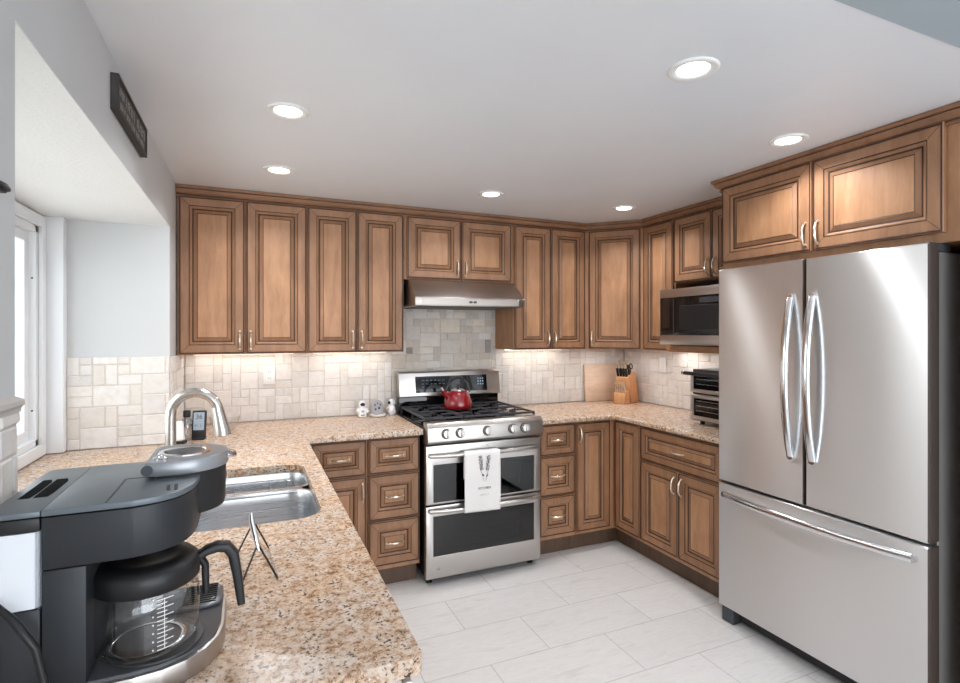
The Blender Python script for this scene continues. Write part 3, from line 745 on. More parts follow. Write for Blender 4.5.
strokes('panel_print', .170, -.016, .014, .006, sl @ Matrix.Translation((0, -.0032, 0)), 'led', ds, 1, 60)
for i in range(3):
    for j in range(3):
        k = MB(); k.box(.580+i*.018, .589+i*.018, -.0004, 0, .025-j*.02, .035-j*.02, 'led', mtx=sl @ Matrix.Translation((0, -.0032, 0))); k.build('panel_key', ds, 0)

# towel on the upper oven handle
b = MB(); bm = b.bm; k = b.mi('cloth'); nx, nz = 16, 30; grid = []
path = [(.012, .560), (.006, .700), (.004, .768), (-.012, .784), (-.028, .788), (-.044, .783), (-.062, .764)]
path = [(-.020, .610), (-.021, .700), (-.0205, .760), (-.024, .776), (-.038, .7815), (-.056, .776), (-.0605, .764)]
nz2 = 22
front = [(-.0605-.004*math.sin(i/nz2*3), .764-(.764-.424)*(i+1)/nz2) for i in range(nz2)]
path = path+front
rows = []
for j, (y, z) in enumerate(path):
    row = []
    for i in range(nx+1):
        u = i/nx; x = .214+.232*u if j > 4 else .224+.212*u
        wv = .0025*math.sin(u*13+j*.12)+.002*math.sin(u*5+j*.3) if j > 7 else 0
        row.append(bm.verts.new((x, y-abs(wv)*(j/len(path)), z-(.006*u*j/len(path)))))
    rows.append(row)
for r0, r1 in zip(rows, rows[1:]):
    for i in range(nx): bm.faces.new((r0[i], r0[i+1], r1[i+1], r1[i]))
bmesh.ops.recalc_face_normals(bm, faces=bm.faces[:])
tw = thing('dish_towel', 'white dish towel with dark lavender sprig print hanging on the upper oven handle', 'towel', (.936, 2.935, 0))
o = b.build('cloth', tw, 60)
sd = o.modifiers.new('thickness', 'SOLIDIFY'); sd.thickness = .0016; sd.offset = 0
b = MB()
def leaf(x, z, a, L, w): 
    mt = Matrix.Translation((x, -.0685, z)) @ Matrix.Rotation(a, 4, 'Y')
    b.prism([(0, 0), (w, L*.4), (0, L), (-w, L*.4)], 0, .0006, 'ink', 'XZ', mt)
rnd = random.Random(4)
for sx, top, lean in ((.318, .745, -.10), (.362, .742, .10)):
    for q in range(11):
        z = top-.008*q; x = sx+lean*(z-.70)*1.0
        for s in (-1, 0, 1): leaf(x+s*.004+rnd.uniform(-.0015, .0015), z, s*1.0+rnd.uniform(-.5, .5), .0095, .0027)
    b.tube([(sx+lean*.02, -.0683, .665), (.342+lean*.05, -.0683, .60)], .0008, 'ink', 5)
leaf(.336, .628, -.7, .022, .006); leaf(.348, .622, .8, .024, .004)
b.build('print', tw, 0)
text('print_lettering', 'KITCHEN', .019, Matrix.Translation((.340, -.0685, .558)) @ FACE, 'ink', tw)
strokes('print_lettering', .340, .520, .060, .008, Matrix.Translation((0, -.0685, 0)), 'moon', tw, 1, 9)

# kettle on the middle grate
t = thing('kettle', 'shiny red enamel kettle with black arched handle on the range', 'kettle', (1.268, 3.285, .9745))
b = MB(); b.lathe([(.080, 0), (.092, .004), (.096, .02), (.092, .05), (.080, .085), (.064, .108), (.050, .118), (.048, .120)], 'red', 36); b.build('body', t, 60)
b = MB(); b.lathe([(.049, .119), (.049, .123), (.030, .131), (.008, .136)], 'chrome', 30); b.lathe([(.006, .135), (.012, .146), (.013, .153), (.006, .160), (0, .161)], 'black', 16); b.build('lid', t, 60)
b = MB(); b.tube([(-.070, -.01, .075), (-.096, -.016, .105), (-.116, -.02, .128)], [.022, .016, .012], 'red', 14); b.tube([(-.114, -.0195, .125), (-.126, -.022, .14)], [.0135, .0125], 'chrome', 14); b.build('spout', t, 60)
b = MB(); pts = [(.085*math.cos(R(a))*1.0, 0, .09+.115*math.sin(R(a))) for a in range(8, 173, 12)]; b.tube(pts, .0055, 'dkgrey', 10); b.build('handle', t, 60)
b = MB(); b.tube([(.085*math.cos(R(a)), 0, .09+.115*math.sin(R(a))) for a in range(60, 135, 12)], .011, 'black', 12); b.build('grip', t, 60)

# range hood
t = thing('range_hood', 'slanted stainless under-cabinet range hood above the range', 'range hood', (.940, 3.165, 1.645))
b = MB(); b.prism([(0, 0), (0, .054), (.150, .172), (.480, .172), (.480, 0)], 0, .764, 'hood_steel', 'YZ', bev=.002); b.build('body', t)
b = MB(); b.box(.045, .720, -.003, .002, .006, .048, 'hood_steel', .001, 1); b.build('front_lip', t)
for x in (.37, .40):
    k = MB(); k.lathe([(.010, 0), (.010, .003), (.007, .004), (0, .004)], 'dkgrey', 18, Matrix.Translation((x, -.003, .027)) @ Matrix.Rotation(R(90), 4, 'X') @ Matrix.Diagonal((1.3, .8, 1, 1))); k.build('button', t)
b = MB(); b.box(.05, .714, .04, .44, -.004, 0, 'dkgrey', .001, 1); b.build('filter', t)

# ------------------------------------------------------------------ refrigerator
t = thing('refrigerator', 'large stainless french-door refrigerator with bottom freezer drawer', 'refrigerator', (2.222, 2.026, 0), R(-90)); FW = .930
b = MB(); b.box(.006, FW-.006, .066, .69, .035, 1.772, 'fridge_side', .004, 1); b.build('body', t)
def slab(x0, x1, z0, z1):
    b = MB(); n = 24; L = []
    pts = []
    # gently bowed front face
    for i in range(n+1):
        u = i/n; x = x0+.006+(x1-x0-.012)*u; pts.append((x, -.0))
    prof = [(x0, .060), (x0, .008), (x0+.002, .003), (x0+.006, 0)]+pts[1:-1]+[(x1-.006, 0), (x1-.002, .003), (x1, .008), (x1, .060)]
    for ins, z in ((.004, z0), (0, z0+.004), (0, z1-.004), (.004, z1)):
        L.append([(min(max(p[0], x0+ins), x1-ins), max(p[1], ins), z) for p in prof])
    b.loft(L, 'fridge_steel'); return b
def edge_dark(o):
    o.data.materials.append(M['edge'])
    for p in o.data.polygons:
        if abs(p.normal.x) > .4: p.material_index = 1
def bow(p0, p1, out, w, th, mat):
    b = MB(); n = 17; L = []
    p0, p1 = Vector(p0), Vector(p1); ax = (p1-p0).normalized(); side = ax.cross(Vector((0, -1, 0))).normalized()
    for i in range(n):
        u = -1+2*i/(n-1); c = p0.lerp(p1, i/(n-1)); o_ = .006+out*(1-abs(u)**2.2); c = c+Vector((0, -o_, 0))
        q = []
        for (sx, sy) in rrect(-w/2, w/2, -th/2, th/2, th*.45, 3): q.append(tuple(c+side*sx+Vector((0, sy, 0))))
        L.append(q)
    b.loft(L, mat)
    for p in (p0, p1):
        b.tube([tuple(p+Vector((0, .002, 0))), tuple(p+Vector((0, -.014, 0)))], w*.42, mat, 14)
    return b
gap = .4625
d = slab(0, gap, .722, 1.800).build('door', t, 30, 'left refrigerator door'); edge_dark(d)
bow((gap-.058, 0, .925), (gap-.058, 0, 1.635), .042, .034, .026, 'chrome').build('handle', d, 50)
d = slab(gap+.006, FW, .722, 1.800).build('door', t, 30, 'right refrigerator door'); edge_dark(d)
bow((gap+.042, 0, .925), (gap+.042, 0, 1.635), .042, .034, .026, 'chrome').build('handle', d, 50)
d = slab(0, FW, .082, .709).build('freezer_drawer', t, 30); edge_dark(d)
bow((.045, 0, .655), (.880, 0, .655), .042, .036, .024, 'chrome').build('handle', d, 50)
for x in (.012, FW-.082):
    f = MB(); f.box(x, x+.07, .012, .16, .001, .078, 'graphite', .006); f.build('foot', t)
b = MB(); b.box(.09, FW-.09, .05, .065, .02, .078, 'black'); b.build('grille', t, 0)
for x in (.008, FW-.075):
    h = MB(); h.box(x, x+.066, .030, .16, 1.773, 1.806, 'graphite', .006); h.build('hinge_cover', t)

# ------------------------------------------------------------------ microwave on its shelf
t = thing('microwave', 'black and stainless microwave in the open bay above the right counter', 'microwave', (2.466, 2.7175, 1.3935), R(-90)); mw = .60
b = MB(); b.box(.004, mw-.004, .03, .44, .012, .352, 'dkgrey', .003); b.build('body', t)
b = MB(); b.box(0, mw, 0, .029, .008, .358, 'blackgloss', .003); dd = b.build('door', t)
b = MB(); b.box(0, mw, -.003, .004, .306, .359, 'steel', .002); b.build('top_band', dd)
b = MB(); b.box(0, mw, -.003, .004, .007, .066, 'steel', .002); b.build('bottom_band', dd)
b = MB(); b.box(.17, .47, -.0012, .002, .10, .25, 'black', .001, 1)
b.box(.118, .123, -.0012, .002, .07, .302, 'dkgrey'); b.build('window', dd)
b = MB(); b.box(.33, .48, -.0015, .002, .262, .292, 'graphite', .001, 1); b.build('display', dd)
for x in (.05, mw-.05):
    for y in (.14, .40):
        f = MB(); f.lathe([(.012, 0), (.012, .012)], 'black', 12, Matrix.Translation((x, y, .0005))); f.build('foot', t)

# countertop oven beside the refrigerator
t = thing('countertop_oven', 'two-compartment steel toaster oven on the right counter beside the refrigerator', 'toaster oven', (2.50, 2.492, ZC+.0005), R(-90)); ow, oh = .40, .335
b = MB(); b.box(0, ow, .02, .36, .022, oh, 'dkgrey', .004); b.build('body', t)
for x in (.04, ow-.04):
    for y in (.06, .32):
        f = MB(); f.lathe([(.016, 0), (.014, .022)], 'black', 12, Matrix.Translation((x, y, 0))); f.build('foot', t)
def odoor(z0, z1, nm, rim):
    b = MB()
    frame(b, 0, ow, z0, z1, rim, ow-rim, z0+rim, z1-rim, .019, 'steel', .003)
    d = b.build(nm, t); g = MB(); g.box(rim, ow-rim, .006, .010, z0+rim, z1-rim, 'blackgloss'); g.build('glass', d, 0)
    g = MB()
    for k in range(3):
        zz = z0+rim+.03+k*.03
        if zz < z1-rim-.01: g.box(rim+.02, ow-rim-.02, .003, .0055, zz, zz+.003, 'chrome')
    g.build('rack', d, 0); return d
d = odoor(.195, .318, 'upper_door', .022); odoor(.030, .185, 'lower_door', .024)
h = MB(); h.tube([(-.012, -.035, .312), (ow, -.035, .312)], .012, 'black', 12); h.tube([(-.030, -.035, .312), (-.012, -.035, .312)], .0125, 'chrome', 12)
for x in (.03, ow-.03): h.tube([(x, .0, .312), (x, -.035, .312)], .008, 'black', 10)
h.build('handle', d)
h = MB(); h.box(-.022, -.001, .03, .05, .055, .14, 'steel', .003); h.box(-.022, -.001, .03, .05, .02, .05, 'black', .003); h.build('hinge', t)

# cutting board and knife block in the back right corner
t = thing('cutting_board', 'pale wooden cutting board leaning on the corner backsplash behind the knife block', 'cutting board', (2.505, 3.602, ZC+.001))
b = MB(); mt = Matrix.Rotation(R(-6), 4, 'X'); b.box(0, .325, 0, .018, 0, .300, 'maple', .004, 2, mt); b.build('board', t)
t = thing('knife_block', 'light wooden slanted knife block full of knives beside the cutting board', 'knife block', (2.690, 3.455, ZC+.0008), R(-66)); KB = t
kw = .105
b = MB(); b.prism([(.045, 0), (.185, 0), (.115, .245), (-.015, .205)], 0, kw, 'beech', 'YZ', bev=.003); b.build('block', t)
b = MB(); b.prism([(-.055, 0), (.044, 0), (.015, .105), (-.055, .085)], .004, kw-.004, 'beech', 'YZ', bev=.003); b.build('steak_block', t)
def knife(parent_m, x, y, z, L, label, small=False):
    k = thing('steak_knife' if small else 'kitchen_knife', label, 'knife', (0, 0, 0), 0, 'steak knives in the block' if small else 'black-handled knives in the block')
    k.matrix_world = parent_m @ Matrix.Translation((x, y, z)) @ Matrix.Rotation(R(17), 4, 'X')
    r = .007 if small else .0095
    b = MB(); L2 = L
    b.loft([at(rrect(-r*.75, r*.75, -r*1.25, r*1.25, r*.6, 3), zz) for zz in (.004, L2*.5, L2-.026)], 'chrome' if small else 'black'); b.build('grip', k)
    b = MB(); b.loft([at(rrect(-r*.8, r*.8, -r*1.3, r*1.3, r*.6, 3), zz) for zz in (L2-.026, L2)], 'nickel'); b.build('butt_cap', k)
    b = MB(); b.loft([at(rrect(-r*.6, r*.6, -r, r, r*.4, 3), zz) for zz in (0, .004)], 'chrome'); b.build('bolster', k)
KM = Matrix.Translation((2.690, 3.455, ZC+.0008)) @ Matrix.Rotation(R(-66), 4, 'Z')
hz = lambda y: .205+(y+.015)/.130*.040+.002
for i in range(4):
    lb = ['end', 'second', 'third', 'inner'][i]
    knife(KM, .016+i*.0245, .000, hz(.0), .098, 'black-handled steel-capped knife in the front row of the slanted block')
    knife(KM, .016+i*.0245, .045, hz(.045), .112, 'black-handled steel-capped knife in the back row of the slanted block')
for i in range(5): knife(KM, .016+i*.0185, -.030, .094, .085, 'small steel-handled steak knife in the low front step of the block', True)
s = thing('kitchen_scissors', 'pair of scissors standing at the back of the knife block', 'scissors', (0, 0, 0)); s.matrix_world = KM @ Matrix.Translation((.075, .088, hz(.088))) @ Matrix.Rotation(R(17), 4, 'X')
for q in (-1, 1):
    b = MB(); b.tube([(q*.014+.011*math.cos(a*PI/6), 0, .055+.022*math.sin(a*PI/6)) for a in range(12)], .0042, 'black', 8, closed=True); b.tube([(q*.008, 0, .034), (q*.002, 0, 0)], .004, 'black', 8); b.build('finger_loop', s)

# ------------------------------------------------------------------ wall plates
def plate(loc, rz, label, kind):
    t = thing('wall_outlet' if kind == 'outlet' else 'light_switch', label, kind, loc, rz)
    b = MB(); b.box(-.036, .036, -.006, 0, -.058, .058, 'white', .002); b.build('cover_plate', t)
    if kind == 'outlet':
        for z in (-.02, .02):
            s = MB(); s.loft([[(p[0], y, p[1]) for p in rrect(-.017, .017, z-.014, z+.014, .010, 4)] for y in (-.0058, -.0085)], 'white')
            for x in (-.006, .006): s.box(x-.0012, x+.0012, -.0092, -.008, z-.004, z+.005, 'dkgrey')
            s.build('socket', t)
    else:
        s = MB(); s.box(-.016, .016, -.010, -.004, -.032, .032, 'white', .002); s.build('rocker', t)
plate((.117, YB-.014, 1.205), 0, 'white double outlet on the tile under the left wall cabinets', 'outlet')
plate((XR-.014, 3.18, 1.225), R(-90), 'white switch plate on the right tiled wall past the knife block', 'switch')

# ------------------------------------------------------------------ ceiling lamps
LG = 'recessed lights in the kitchen ceiling'
for (x, y, lb) in ((.130, 2.065, 'recessed ceiling light nearest the wooden wall sign'), (.137, 2.836, 'recessed ceiling light above the leftmost wall cabinet'),
                   (1.302, 2.833, 'recessed ceiling light in front of the cabinet over the range hood'), (2.245, 2.806, 'recessed ceiling light in front of the diagonal corner cabinet'),
                   (1.254, 1.238, 'recessed ceiling light nearest the camera, largest in the photo'), (2.085, 1.537, 'recessed ceiling light in front of the cabinet over the refrigerator')):
    t = thing('recessed_light', lb, 'ceiling light', (x, y, CEIL), 0, LG)
    b = MB(); b.lathe([(.076, -.0005), (.076, -.003), (.070, -.007), (.054, -.005), (.048, -.0015)], 'white', 36, None, False, False); b.build('trim_ring', t, 60)
    b = MB(); b.lathe([(.0475, -.003), (.0475, -.0015)], 'lens', 32); b.build('lens', t, 30)
    l = bpy.data.lights.new('lamp', 'AREA'); l.shape = 'DISK'; l.size = .10; l.spread = R(140); l.energy = CAN_POWER; l.color = (.985, .99, 1)
    lo = bpy.data.objects.new('lamp', l); COL.objects.link(lo); lo.parent = t; lo.location = (0, 0, -.012)

# ------------------------------------------------------------------ sign on the left wall
t = thing('wall_sign', 'narrow black framed wooden sign with pale lettering high on the left wall', 'sign', (XL+.001, 1.838, 2.128), R(90)); sw, sh = .470, .106
b = MB(); b.box(.004, sw-.004, -.0165, 0, .004, sh-.004, 'signwood'); b.build('board', t, 0)
b = MB()
for (a0, a1, c0, c1) in ((0, sw, 0, .009), (0, sw, sh-.009, sh), (0, .009, .009, sh-.009), (sw-.009, sw, .009, sh-.009)): b.box(a0, a1, -.021, 0, c0, c1, 'signwood', .001, 1)
b.build('frame', t, 0)
for k, (x, z, w, h, nw) in enumerate(((.065, .070, .075, .030, 1), (.285, .070, .330, .040, 2), (.235, .030, .390, .024, 5))):
    strokes('lettering', x, z, w, h, Matrix.Translation((0, -.017, 0)), 'signink', t, nw, k+3)
t = thing('wall_bracket', 'small rounded black bracket on the grey wall at the left edge of the photo', 'bracket', (XL+.001, 1.062, 1.704), R(90))
b = MB(); b.lathe([(.026, 0), (.026, .003), (.022, .009), (.014, .013), (.006, .0145), (0, .0148)], 'black', 28, Matrix.Diagonal((1, .9, 1, 1))); b.build('dome', t, 60)
b = MB(); b.box(-.012, .012, -.016, 0, -.004, .001, 'black', .001, 1); b.build('arm', t)

# ------------------------------------------------------------------ things on the counter
# coffee maker: glass carafe side near the camera, pod side beyond, fronts toward +X
OX, OY, OZ = -.19, 1.095, ZC+.0008
t = thing('coffee_maker', 'large dark grey coffee maker with pod brewer at the near end of the counter', 'coffee maker', (OX, OY, OZ))
loc = lambda x, y, z: (x-OX, y-OY, z-OZ)
yn, yf, xb, xt, xr = .957, 1.235, -.343, -.222, -.085
TOP = 1.222
def P2(pts): return [(x-OX, y-OY) for x, y in pts]
Z = lambda z: z-OZ
# base plate with curved front and the warming plate
def front_curve(xe, y0, y1, bul, n=12):
    return [(xe+bul*math.sin(PI*i/n)**.6, y0+(y1-y0)*i/n) for i in range(n+1)]
base_poly = [(xb, yn)]+[(-.165, yn), (-.125, yn+.005), (-.092, yn+.020), (-.066, yn+.044), (-.048, yn+.078), (-.041, yn+.115), (-.041, yf-.06), (-.047, yf-.03), (-.060, yf-.012), (-.08, yf-.003), (-.10, yf)]+[(xb, yf)]
b = MB(); b.prism(P2(base_poly), 0, Z(.950), 'steel', 'XY', bev=.003); b.build('base', t)
b = MB(); inset = [(x-.006 if x > -.2 else x+.004, yn+.006+(y-yn)*(yf-yn-.012)/(yf-yn)) for x, y in base_poly]; b.prism(P2(inset), Z(.9505), Z(.956), 'traygrey', 'XY'); b.build('deck', t)
b = MB(); b.lathe([(.070, Z(.9565)), (.070, Z(.960)), (.062, Z(.9615)), (0, Z(.9615))], 'dkgrey', 36, Matrix.Translation((-.143-OX, 1.040-OY, 0))); b.build('warming_plate', t, 40)
b = MB(); dp = [(-.165, 1.128), (-.075, 1.128), (-.052, 1.136), (-.046, 1.16), (-.048, 1.20), (-.06, 1.222), (-.165, 1.225)]
b.prism(P2(dp), Z(.9565), Z(.964), 'traygrey', 'XY', bev=.002)
for i in range(9):
    y = 1.138+i*.0092
    b.box(-.115-OX, -.058-OX, y-OY, y+.004-OY, Z(.9642), Z(.9648), 'slot_shade')
b.build('drip_tray', t)
# rear tower, from base to top
b = MB(); b.box(-.276-OX, xt-OX, yn-OY, yf-OY, Z(.952), Z(1.133), 'side', .003); b.build('tower', t)
b = MB(); b.box(xt-OX+.001, -.19-OX, 1.128-OY, yf-.004-OY, Z(.966), Z(1.133), 'black', .003); b.build('inner_wall', t)
# head over carafe (rounded front) and over the pod side
head = [(-.276, yn), (-.165, yn), (-.13, yn+.010), (-.105, yn+.03), (-.090, yn+.06), (-.084, yn+.10), (-.084, 1.09), (-.084, yf-.01), (-.09, yf), (-.276, yf)]
def chaikin(p, it=2):
    for _ in range(it):
        q = [p[0]]
        for a, c in zip(p, p[1:]): q += [(a[0]*.75+c[0]*.25, a[1]*.75+c[1]*.25), (a[0]*.25+c[0]*.75, a[1]*.25+c[1]*.75)]
        p = q+[p[-1]]
    return p
head = [head[0]]+chaikin(head[1:9])+[head[9]]
b = MB(); b.prism(P2(head), Z(1.134), Z(1.2105), 'side', 'XY', bev=.0015); b.build('brew_head', t)
b = MB(); b.prism(P2([(x+(.002 if x > -.25 else 0), y+(-.001 if y < 1 else .001)) for x, y in head]), Z(1.2125), Z(TOP), 'topgrey', 'XY', bev=.0015); b.build('top_cover', t)
b = MB(); b.box(-.20-OX, -.197-OX, yn+.004-OY, 1.10-OY, Z(TOP), Z(TOP+.0006), 'black'); b.box(-.20-OX, -.15-OX, 1.10-OY, 1.102-OY, Z(TOP), Z(TOP+.0006), 'black')
for i in range(2):
    b.prism(P2([(-.123+i*.011, .995), (-.118+i*.011, .995), (-.122+i*.011, 1.03), (-.127+i*.011, 1.03)]), Z(TOP), Z(TOP+.0008), 'black', 'XY')
b.build('lid_seam', t, 0)
# reservoir at the back
b = MB(); b.box(xb-OX, -.2775-OX, yn+.002-OY, yf-.002-OY, Z(.9525), Z(1.079), 'side', .004); b.build('reservoir_base', t)
rp = rrect(xb-OX, -.2775-OX, yn+.003-OY, yf-.003-OY, .012, 4)
b = MB(); b.loft([at(rp, Z(z)) for z in (1.080, 1.19)], 'reservoir_glare', True, True); b.build('reservoir', t, 40)
b = MB(); b.box(-.283-OX, -.2775-OX, yn-.001-OY, yn+.006-OY, Z(1.080), Z(1.193), 'clear', .001, 1); b.build('reservoir_edge', t, 0)
b = MB(); b.box(xb-OX, -.2775-OX, yn-OY, yf-OY, Z(1.191), Z(1.2115), 'black', .003); b.build('reservoir_rim', t)
b = MB(); b.prism(P2([(xb, yn-.001), (-.277, yn-.001), (-.277, yf), (xb, yf)]), Z(1.2125), Z(TOP-.0005), 'topgrey', 'XY', bev=.002)
b.build('reservoir_lid', t)
b = MB()
for q, (xx0, xx1) in enumerate(((-.328, -.313), (-.309, -.290))):
    b.prism(P2([(xx0, 1.035), (xx1, 1.035), (xx1+.002, 1.06), (xx1+.002, 1.13), (xx1-.003, 1.15), (xx0, 1.15)]), Z(TOP-.0012), Z(TOP-.0001), 'slot_shade', 'XY')
b.build('lid_slot_shade', t, 0)  # flat black slabs painting the shaded slots on the lid
# pod brewer
pcx, pcy = -.117, 1.155
pod = [(pcx+.078*math.cos(R(a)), pcy+.078*math.sin(R(a))) for a in range(-90, 91, 12)]+[(-.150, yf), (-.150, 1.077)]
b = MB(); b.loft([[(pcx-OX+(p[0]-pcx)*s_, pcy-OY+(p[1]-pcy)*s_, Z(z)) for p in pod] for s_, z in ((.78, 1.146), (.93, 1.150), (.955, 1.158), (.975, 1.226))], 'black'); b.build('pod_holder', t, 40)
podl = [(pcx+.080*math.cos(R(a)), pcy+.080*math.sin(R(a))) for a in range(-90, 91, 12)]+[(-.152, yf), (-.168, yf-.006), (-.168, 1.081), (-.152, 1.075)]
b = MB(); b.loft([[(pcx-OX+(p[0]-pcx)*s_, pcy-OY+(p[1]-pcy)*s_, Z(z)) for p in podl] for s_, z in ((.985, 1.227), (1, 1.230), (1, 1.247), (.97, 1.251))], 'lidgrey'); pl_ = b.build('pod_lid', t, 40)
b = MB(); b.lathe([(.045, Z(1.2512)), (.044, Z(1.254)), (.036, Z(1.2545)), (.034, Z(1.2525))], 'chrome', 36, Matrix.Translation((pcx-OX+.005, pcy-OY, 0)), False, False); b.lathe([(.034, Z(1.2515)), (.026, Z(1.2535)), (0, Z(1.254))], 'graphite', 30, Matrix.Translation((pcx-OX+.005, pcy-OY, 0))); b.build('lid_ring', pl_, 40)
for (x, y) in ((-.152, 1.105), (-.140, 1.100), (-.150, 1.125)):
    k = MB(); k.lathe([(.0055, 0), (.0055, .003), (.003, .0045), (0, .0046)], 'chrome', 14, Matrix.Translation((x-OX, y-OY, Z(1.251)))); k.build('button', pl_)
b = MB(); b.lathe([(.009, 0), (.009, .002), (0, .002)], 'graphite', 24, Matrix.Translation((-.163-OX, 1.0755-OY, Z(1.239))) @ Matrix.Rotation(R(90), 4, 'X')); b.build('hinge', pl_)
b = MB(); b.tube([(pcx+.076-OX, pcy-.022-OY, Z(1.243)), (pcx+.090-OX, pcy-.010-OY, Z(1.240)), (pcx+.090-OX, pcy+.010-OY, Z(1.240)), (pcx+.076-OX, pcy+.022-OY, Z(1.243))], .005, 'chrome', 10); b.build('lid_handle', pl_, 60)
mt = Matrix.Translation((pcx+.0775-OX, pcy-OY, Z(1.190))) @ Matrix.Rotation(R(90), 4, 'Z') @ FACE
text('lettering', 'KEURIG', .022, mt, 'ceramic', t)
# power cord
b = MB(); b.tube([(-.345-OX+.02, yn-.012-OY, Z(1.10)), (-.300-OX, yn-.03-OY, Z(1.085)), (-.272-OX, yn-.035-OY, Z(1.04)), (-.262-OX, yn-.03-OY, Z(.98)), (-.262-OX, yn-.03-OY, Z(.925)), (-.30-OX, yn-.03-OY, Z(.9215))], .0052, 'black', 10); b.build('power_cord', t, 60)
# carafe
ccx, ccy, cz = -.157, 1.041, .9625
t = thing('coffee_carafe', 'empty glass coffee carafe with black handle sitting in the coffee maker', 'carafe', (ccx, ccy, cz), R(4))
b = MB(); b.lathe([(.056, .0005), (.070, .002), (.0765, .010), (.0785, .03), (.0790, .06), (.0775, .085), (.074, .100), (.072, .106)], 'clear', 44, None, True, False); o = b.build('glass', t, 60)
b = MB(); b.lathe([(.050, .001), (.054, .003), (.058, .001)], 'chrome', 40, None, False, False); b.build('base_ring', t, 60)
b = MB(); b.lathe([(.0745, .101), (.0785, .104), (.0785, .132), (.074, .136)], 'black', 44, None, False, False); b.build('collar', t, 60)
b = MB(); b.lathe([(.0735, .1355), (.070, .140), (.045, .142), (.036, .138), (.016, .138), (0, .139)], 'black', 40); b.build('lid', t, 60)
b = MB(); pts = [(.074, 0, .126), (.088, 0, .134), (.106, 0, .138), (.121, 0, .135), (.131, 0, .121), (.138, 0, .080), (.144, 0, .030)]
L = []
for i, p in enumerate(pts):
    a = Vector(pts[max(0, i-1)]); c = Vector(pts[min(len(pts)-1, i+1)]); d = (c-a).normalized(); nrm = Vector((-d.z, 0, d.x))
    th = [.006, .007, .008, .009, .009, .008, .0065][i]; wd = .012
    L.append([tuple(Vector(p)+nrm*q[0]+Vector((0, q[1], 0))) for q in rrect(-th, th, -wd, wd, th*.6, 3)])
b.loft(L, 'black'); b.build('handle', t, 50)
b = MB(); b.tube([(.077, 0, .126), (.0865, 0, .110), (.0875, 0, .060)], [.008, .0065, .006], 'black', 10); b.build('handle_brace', t, 50)
b = MB(); a1 = R(-76)
for i in range(13):
    z = .018+i*.0065
    for q in range(5 if i % 2 == 0 else 3):
        a = a1+q*.06; a2 = a+.058
        b.tube([(.0798*math.cos(a), .0798*math.sin(a), z), (.0798*math.cos(a2), .0798*math.sin(a2), z)], .0007, 'ceramic', 5)
    if i % 2 == 0: b.ball((.0798*math.cos(a1-.07), .0798*math.sin(a1-.07), z+.002), .0014, 'ceramic', 8)
b.tube([(.0798*math.cos(a1+.13), .0798*math.sin(a1+.13), .018), (.0798*math.cos(a1+.13), .0798*math.sin(a1+.13), .097)], .0006, 'ceramic', 5)
b.build('measuring_marks', t, 0)

# small wire easel
t = thing('plate_easel', 'small folding black and chrome wire easel on the counter near the sink', 'easel', (.02, 1.385, ZC+.0005))
b = MB(); hp = (-.012, .005, .125); ap = (-.003, -.02, .058)
b.tube([(-.046, .105, .0025), (-.014, .012, .098)], .0022, 'black', 8); b.tube([(.026, .105, .0025), (-.006, .012, .098)], .0022, 'black', 8); b.build('back_leg', t, 60)
b = MB(); b.tube([ap, (-.037, -.095, .0025)], .0024, 'black', 8); b.tube([(.001, -.02, .058), (.040, -.092, .0025)], .0024, 'black', 8); b.build('front_leg', t, 60)
b = MB(); b.tube([(-.016, .006, .130), (-.015, .002, .112), (-.009, -.010, .086), (-.002, -.021, .058), (.001, -.023, .046)], [.005, .0065, .007, .006, .005], 'chrome', 10); b.build('spine', t, 60)
b = MB(); b.tube([(-.037, -.095, .0025), (-.040, -.06, .0025), (-.046, .105, .0025)], .0016, 'chrome', 8); b.tube([(.040, -.092, .0025), (.026, .105, .0025)], .0016, 'chrome', 8); b.build('side_rail', t, 60)

# digital station, bottle and small white device by the bay corner
t = thing('weather_station', 'black digital weather clock with grey screen on the counter behind the faucet', 'clock', (-.243, 3.14, ZC+.0005), R(-12))
b = MB(); mt = Matrix.Rotation(R(-8), 4, 'X'); b.box(-.034, .034, -.009, .009, .004, .152, 'black', .005, 2, mt); b.build('case', t)
b = MB(); b.box(-.026, .026, -.0098, -.008, .05, .142, 'screen', 0, 1, mt); sn = b.build('screen', t, 0)
text('digits', '36', .034, mt @ Matrix.Translation((0, -.0099, .118)) @ FACE, 'digits', sn); strokes('digits', 0, .075, .036, .014, mt @ Matrix.Translation((0, -.0099, 0)), 'digits', sn, 2, 70)
b = MB(); b.box(-.030, .030, -.014, .030, 0, .012, 'black', .003); b.build('stand', t)
t = thing('soap_bottle', 'small clear bottle with black cap on the counter left of the clock', 'bottle', (-.300, 3.17, ZC+.0005))
b = MB(); b.lathe([(.026, 0), (.030, .006), (.030, .09), (.022, .108), (.014, .114), (.014, .122)], 'frost', 24, None, True, False); b.build('body', t, 50)
b = MB(); b.lathe([(.017, .118), (.018, .122), (.018, .150), (.014, .154), (0, .154)], 'black', 24); b.build('cap', t, 50)
t = thing('sensor_unit', 'small white plastic sensor with a black base leaning beside the faucet', 'sensor', (-.322, 3.07, ZC+.0005), R(-20))
b = MB(); mt = Matrix.Rotation(R(-10), 4, 'X') @ Matrix.Rotation(R(-10), 4, 'Y'); b.box(-.024, .024, -.012, .012, .012, .112, 'white', .006, 3, mt); b.build('case', t)
b = MB(); b.box(-.022, .026, -.016, .024, 0, .014, 'black', .003); b.build('foot', t)
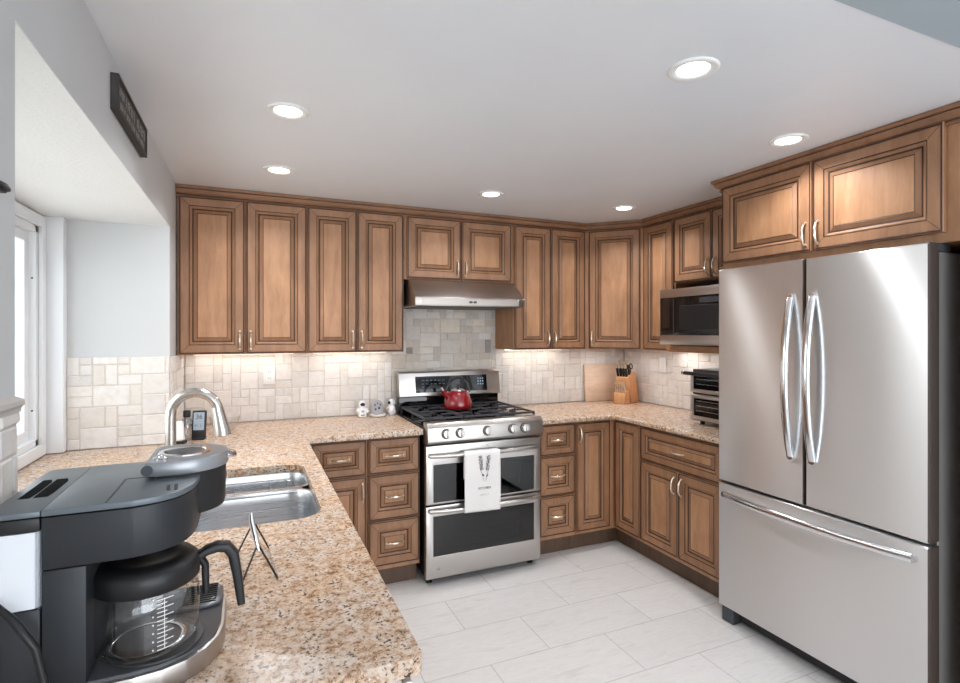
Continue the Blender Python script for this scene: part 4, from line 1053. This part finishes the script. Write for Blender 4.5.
# clear glass bowl
t = thing('glass_bowl', 'clear glass bowl on the counter right of the faucet head', 'bowl', (-.125, 3.30, ZC+.0005))
b = MB(); b.lathe([(.038, 0), (.042, .004), (.060, .03), (.074, .065), (.080, .095), (.078, .095), (.070, .065), (.056, .032), (.036, .010), (0, .008)], 'thin', 32); b.build('bowl', t, 60)

# astronaut shakers and moon dish beside the range
def astronaut(x, y, rz, label):
    t = thing('ceramic_shaker', label, 'salt shaker', (x, y, ZC+.0005), rz, 'white astronaut shakers'); t.scale = (1.15, 1.15, 1.18)
    b = MB(); b.lathe([(.020, 0), (.024, .004), (.024, .02), (.021, .045), (.017, .055)], 'ceramic', 24)
    b.ball((0, 0, .070), .022, 'ceramic', 22)
    for s in (-1, 1): b.tube([(s*.019, -.002, .048), (s*.028, -.008, .034), (s*.022, -.018, .026)], [.008, .008, .007], 'ceramic', 12); b.ball((s*.011, -.010, .006), .011, 'ceramic', 14, (1, 1.3, .6))
    b.build('body', t, 60)
    b = MB(); b.ball((0, -.009, .071), .0165, 'navy', 18, (1, .9, .85)); b.build('visor', t, 60)
    b = MB(); b.box(-.014, .014, .017, .030, .022, .058, 'crater', .005, 3); b.build('backpack', t, 50)
    b = MB(); b.box(-.008, .008, -.0262, -.020, .028, .040, 'moon', .002, 2); b.box(-.010, .012, -.0262, -.020, .011, .015, 'navy', .001, 1); b.build('chest_panel', t, 50)
astronaut(.690, 3.550, R(-5), 'white astronaut-shaped shaker with navy visor left of the moon dish')
astronaut(.892, 3.565, R(-70), 'white astronaut-shaped shaker turned sideways next to the range')
t = thing('moon_holder', 'white dish with an upright grey cratered moon between the two astronaut shakers', 'dish', (.790, 3.535, ZC+.0005)); t.scale = (1, 1, 1.2)
b = MB(); b.lathe([(.036, 0), (.050, .003), (.056, .012), (.054, .013), (.048, .007), (0, .006)], 'ceramic', 36); b.build('dish', t, 60)
b = MB(); mt = Matrix.Translation((0, .022, .048)) @ Matrix.Rotation(R(90), 4, 'X'); b.lathe([(.036, -.009), (.042, -.005), (.042, .005), (.036, .009)], 'moon', 32, mt); b.build('moon', t, 50)
b = MB()
for (x, z, r) in ((-.016, .062, .006), (.012, .044, .008), (.002, .070, .005), (.020, .062, .005), (-.012, .038, .007)):
    b.lathe([(r, 0), (r*.7, .001), (0, .001)], 'crater', 14, Matrix.Translation((x, .0128, z)) @ Matrix.Rotation(R(90), 4, 'X'))
b.build('crater', t, 0)
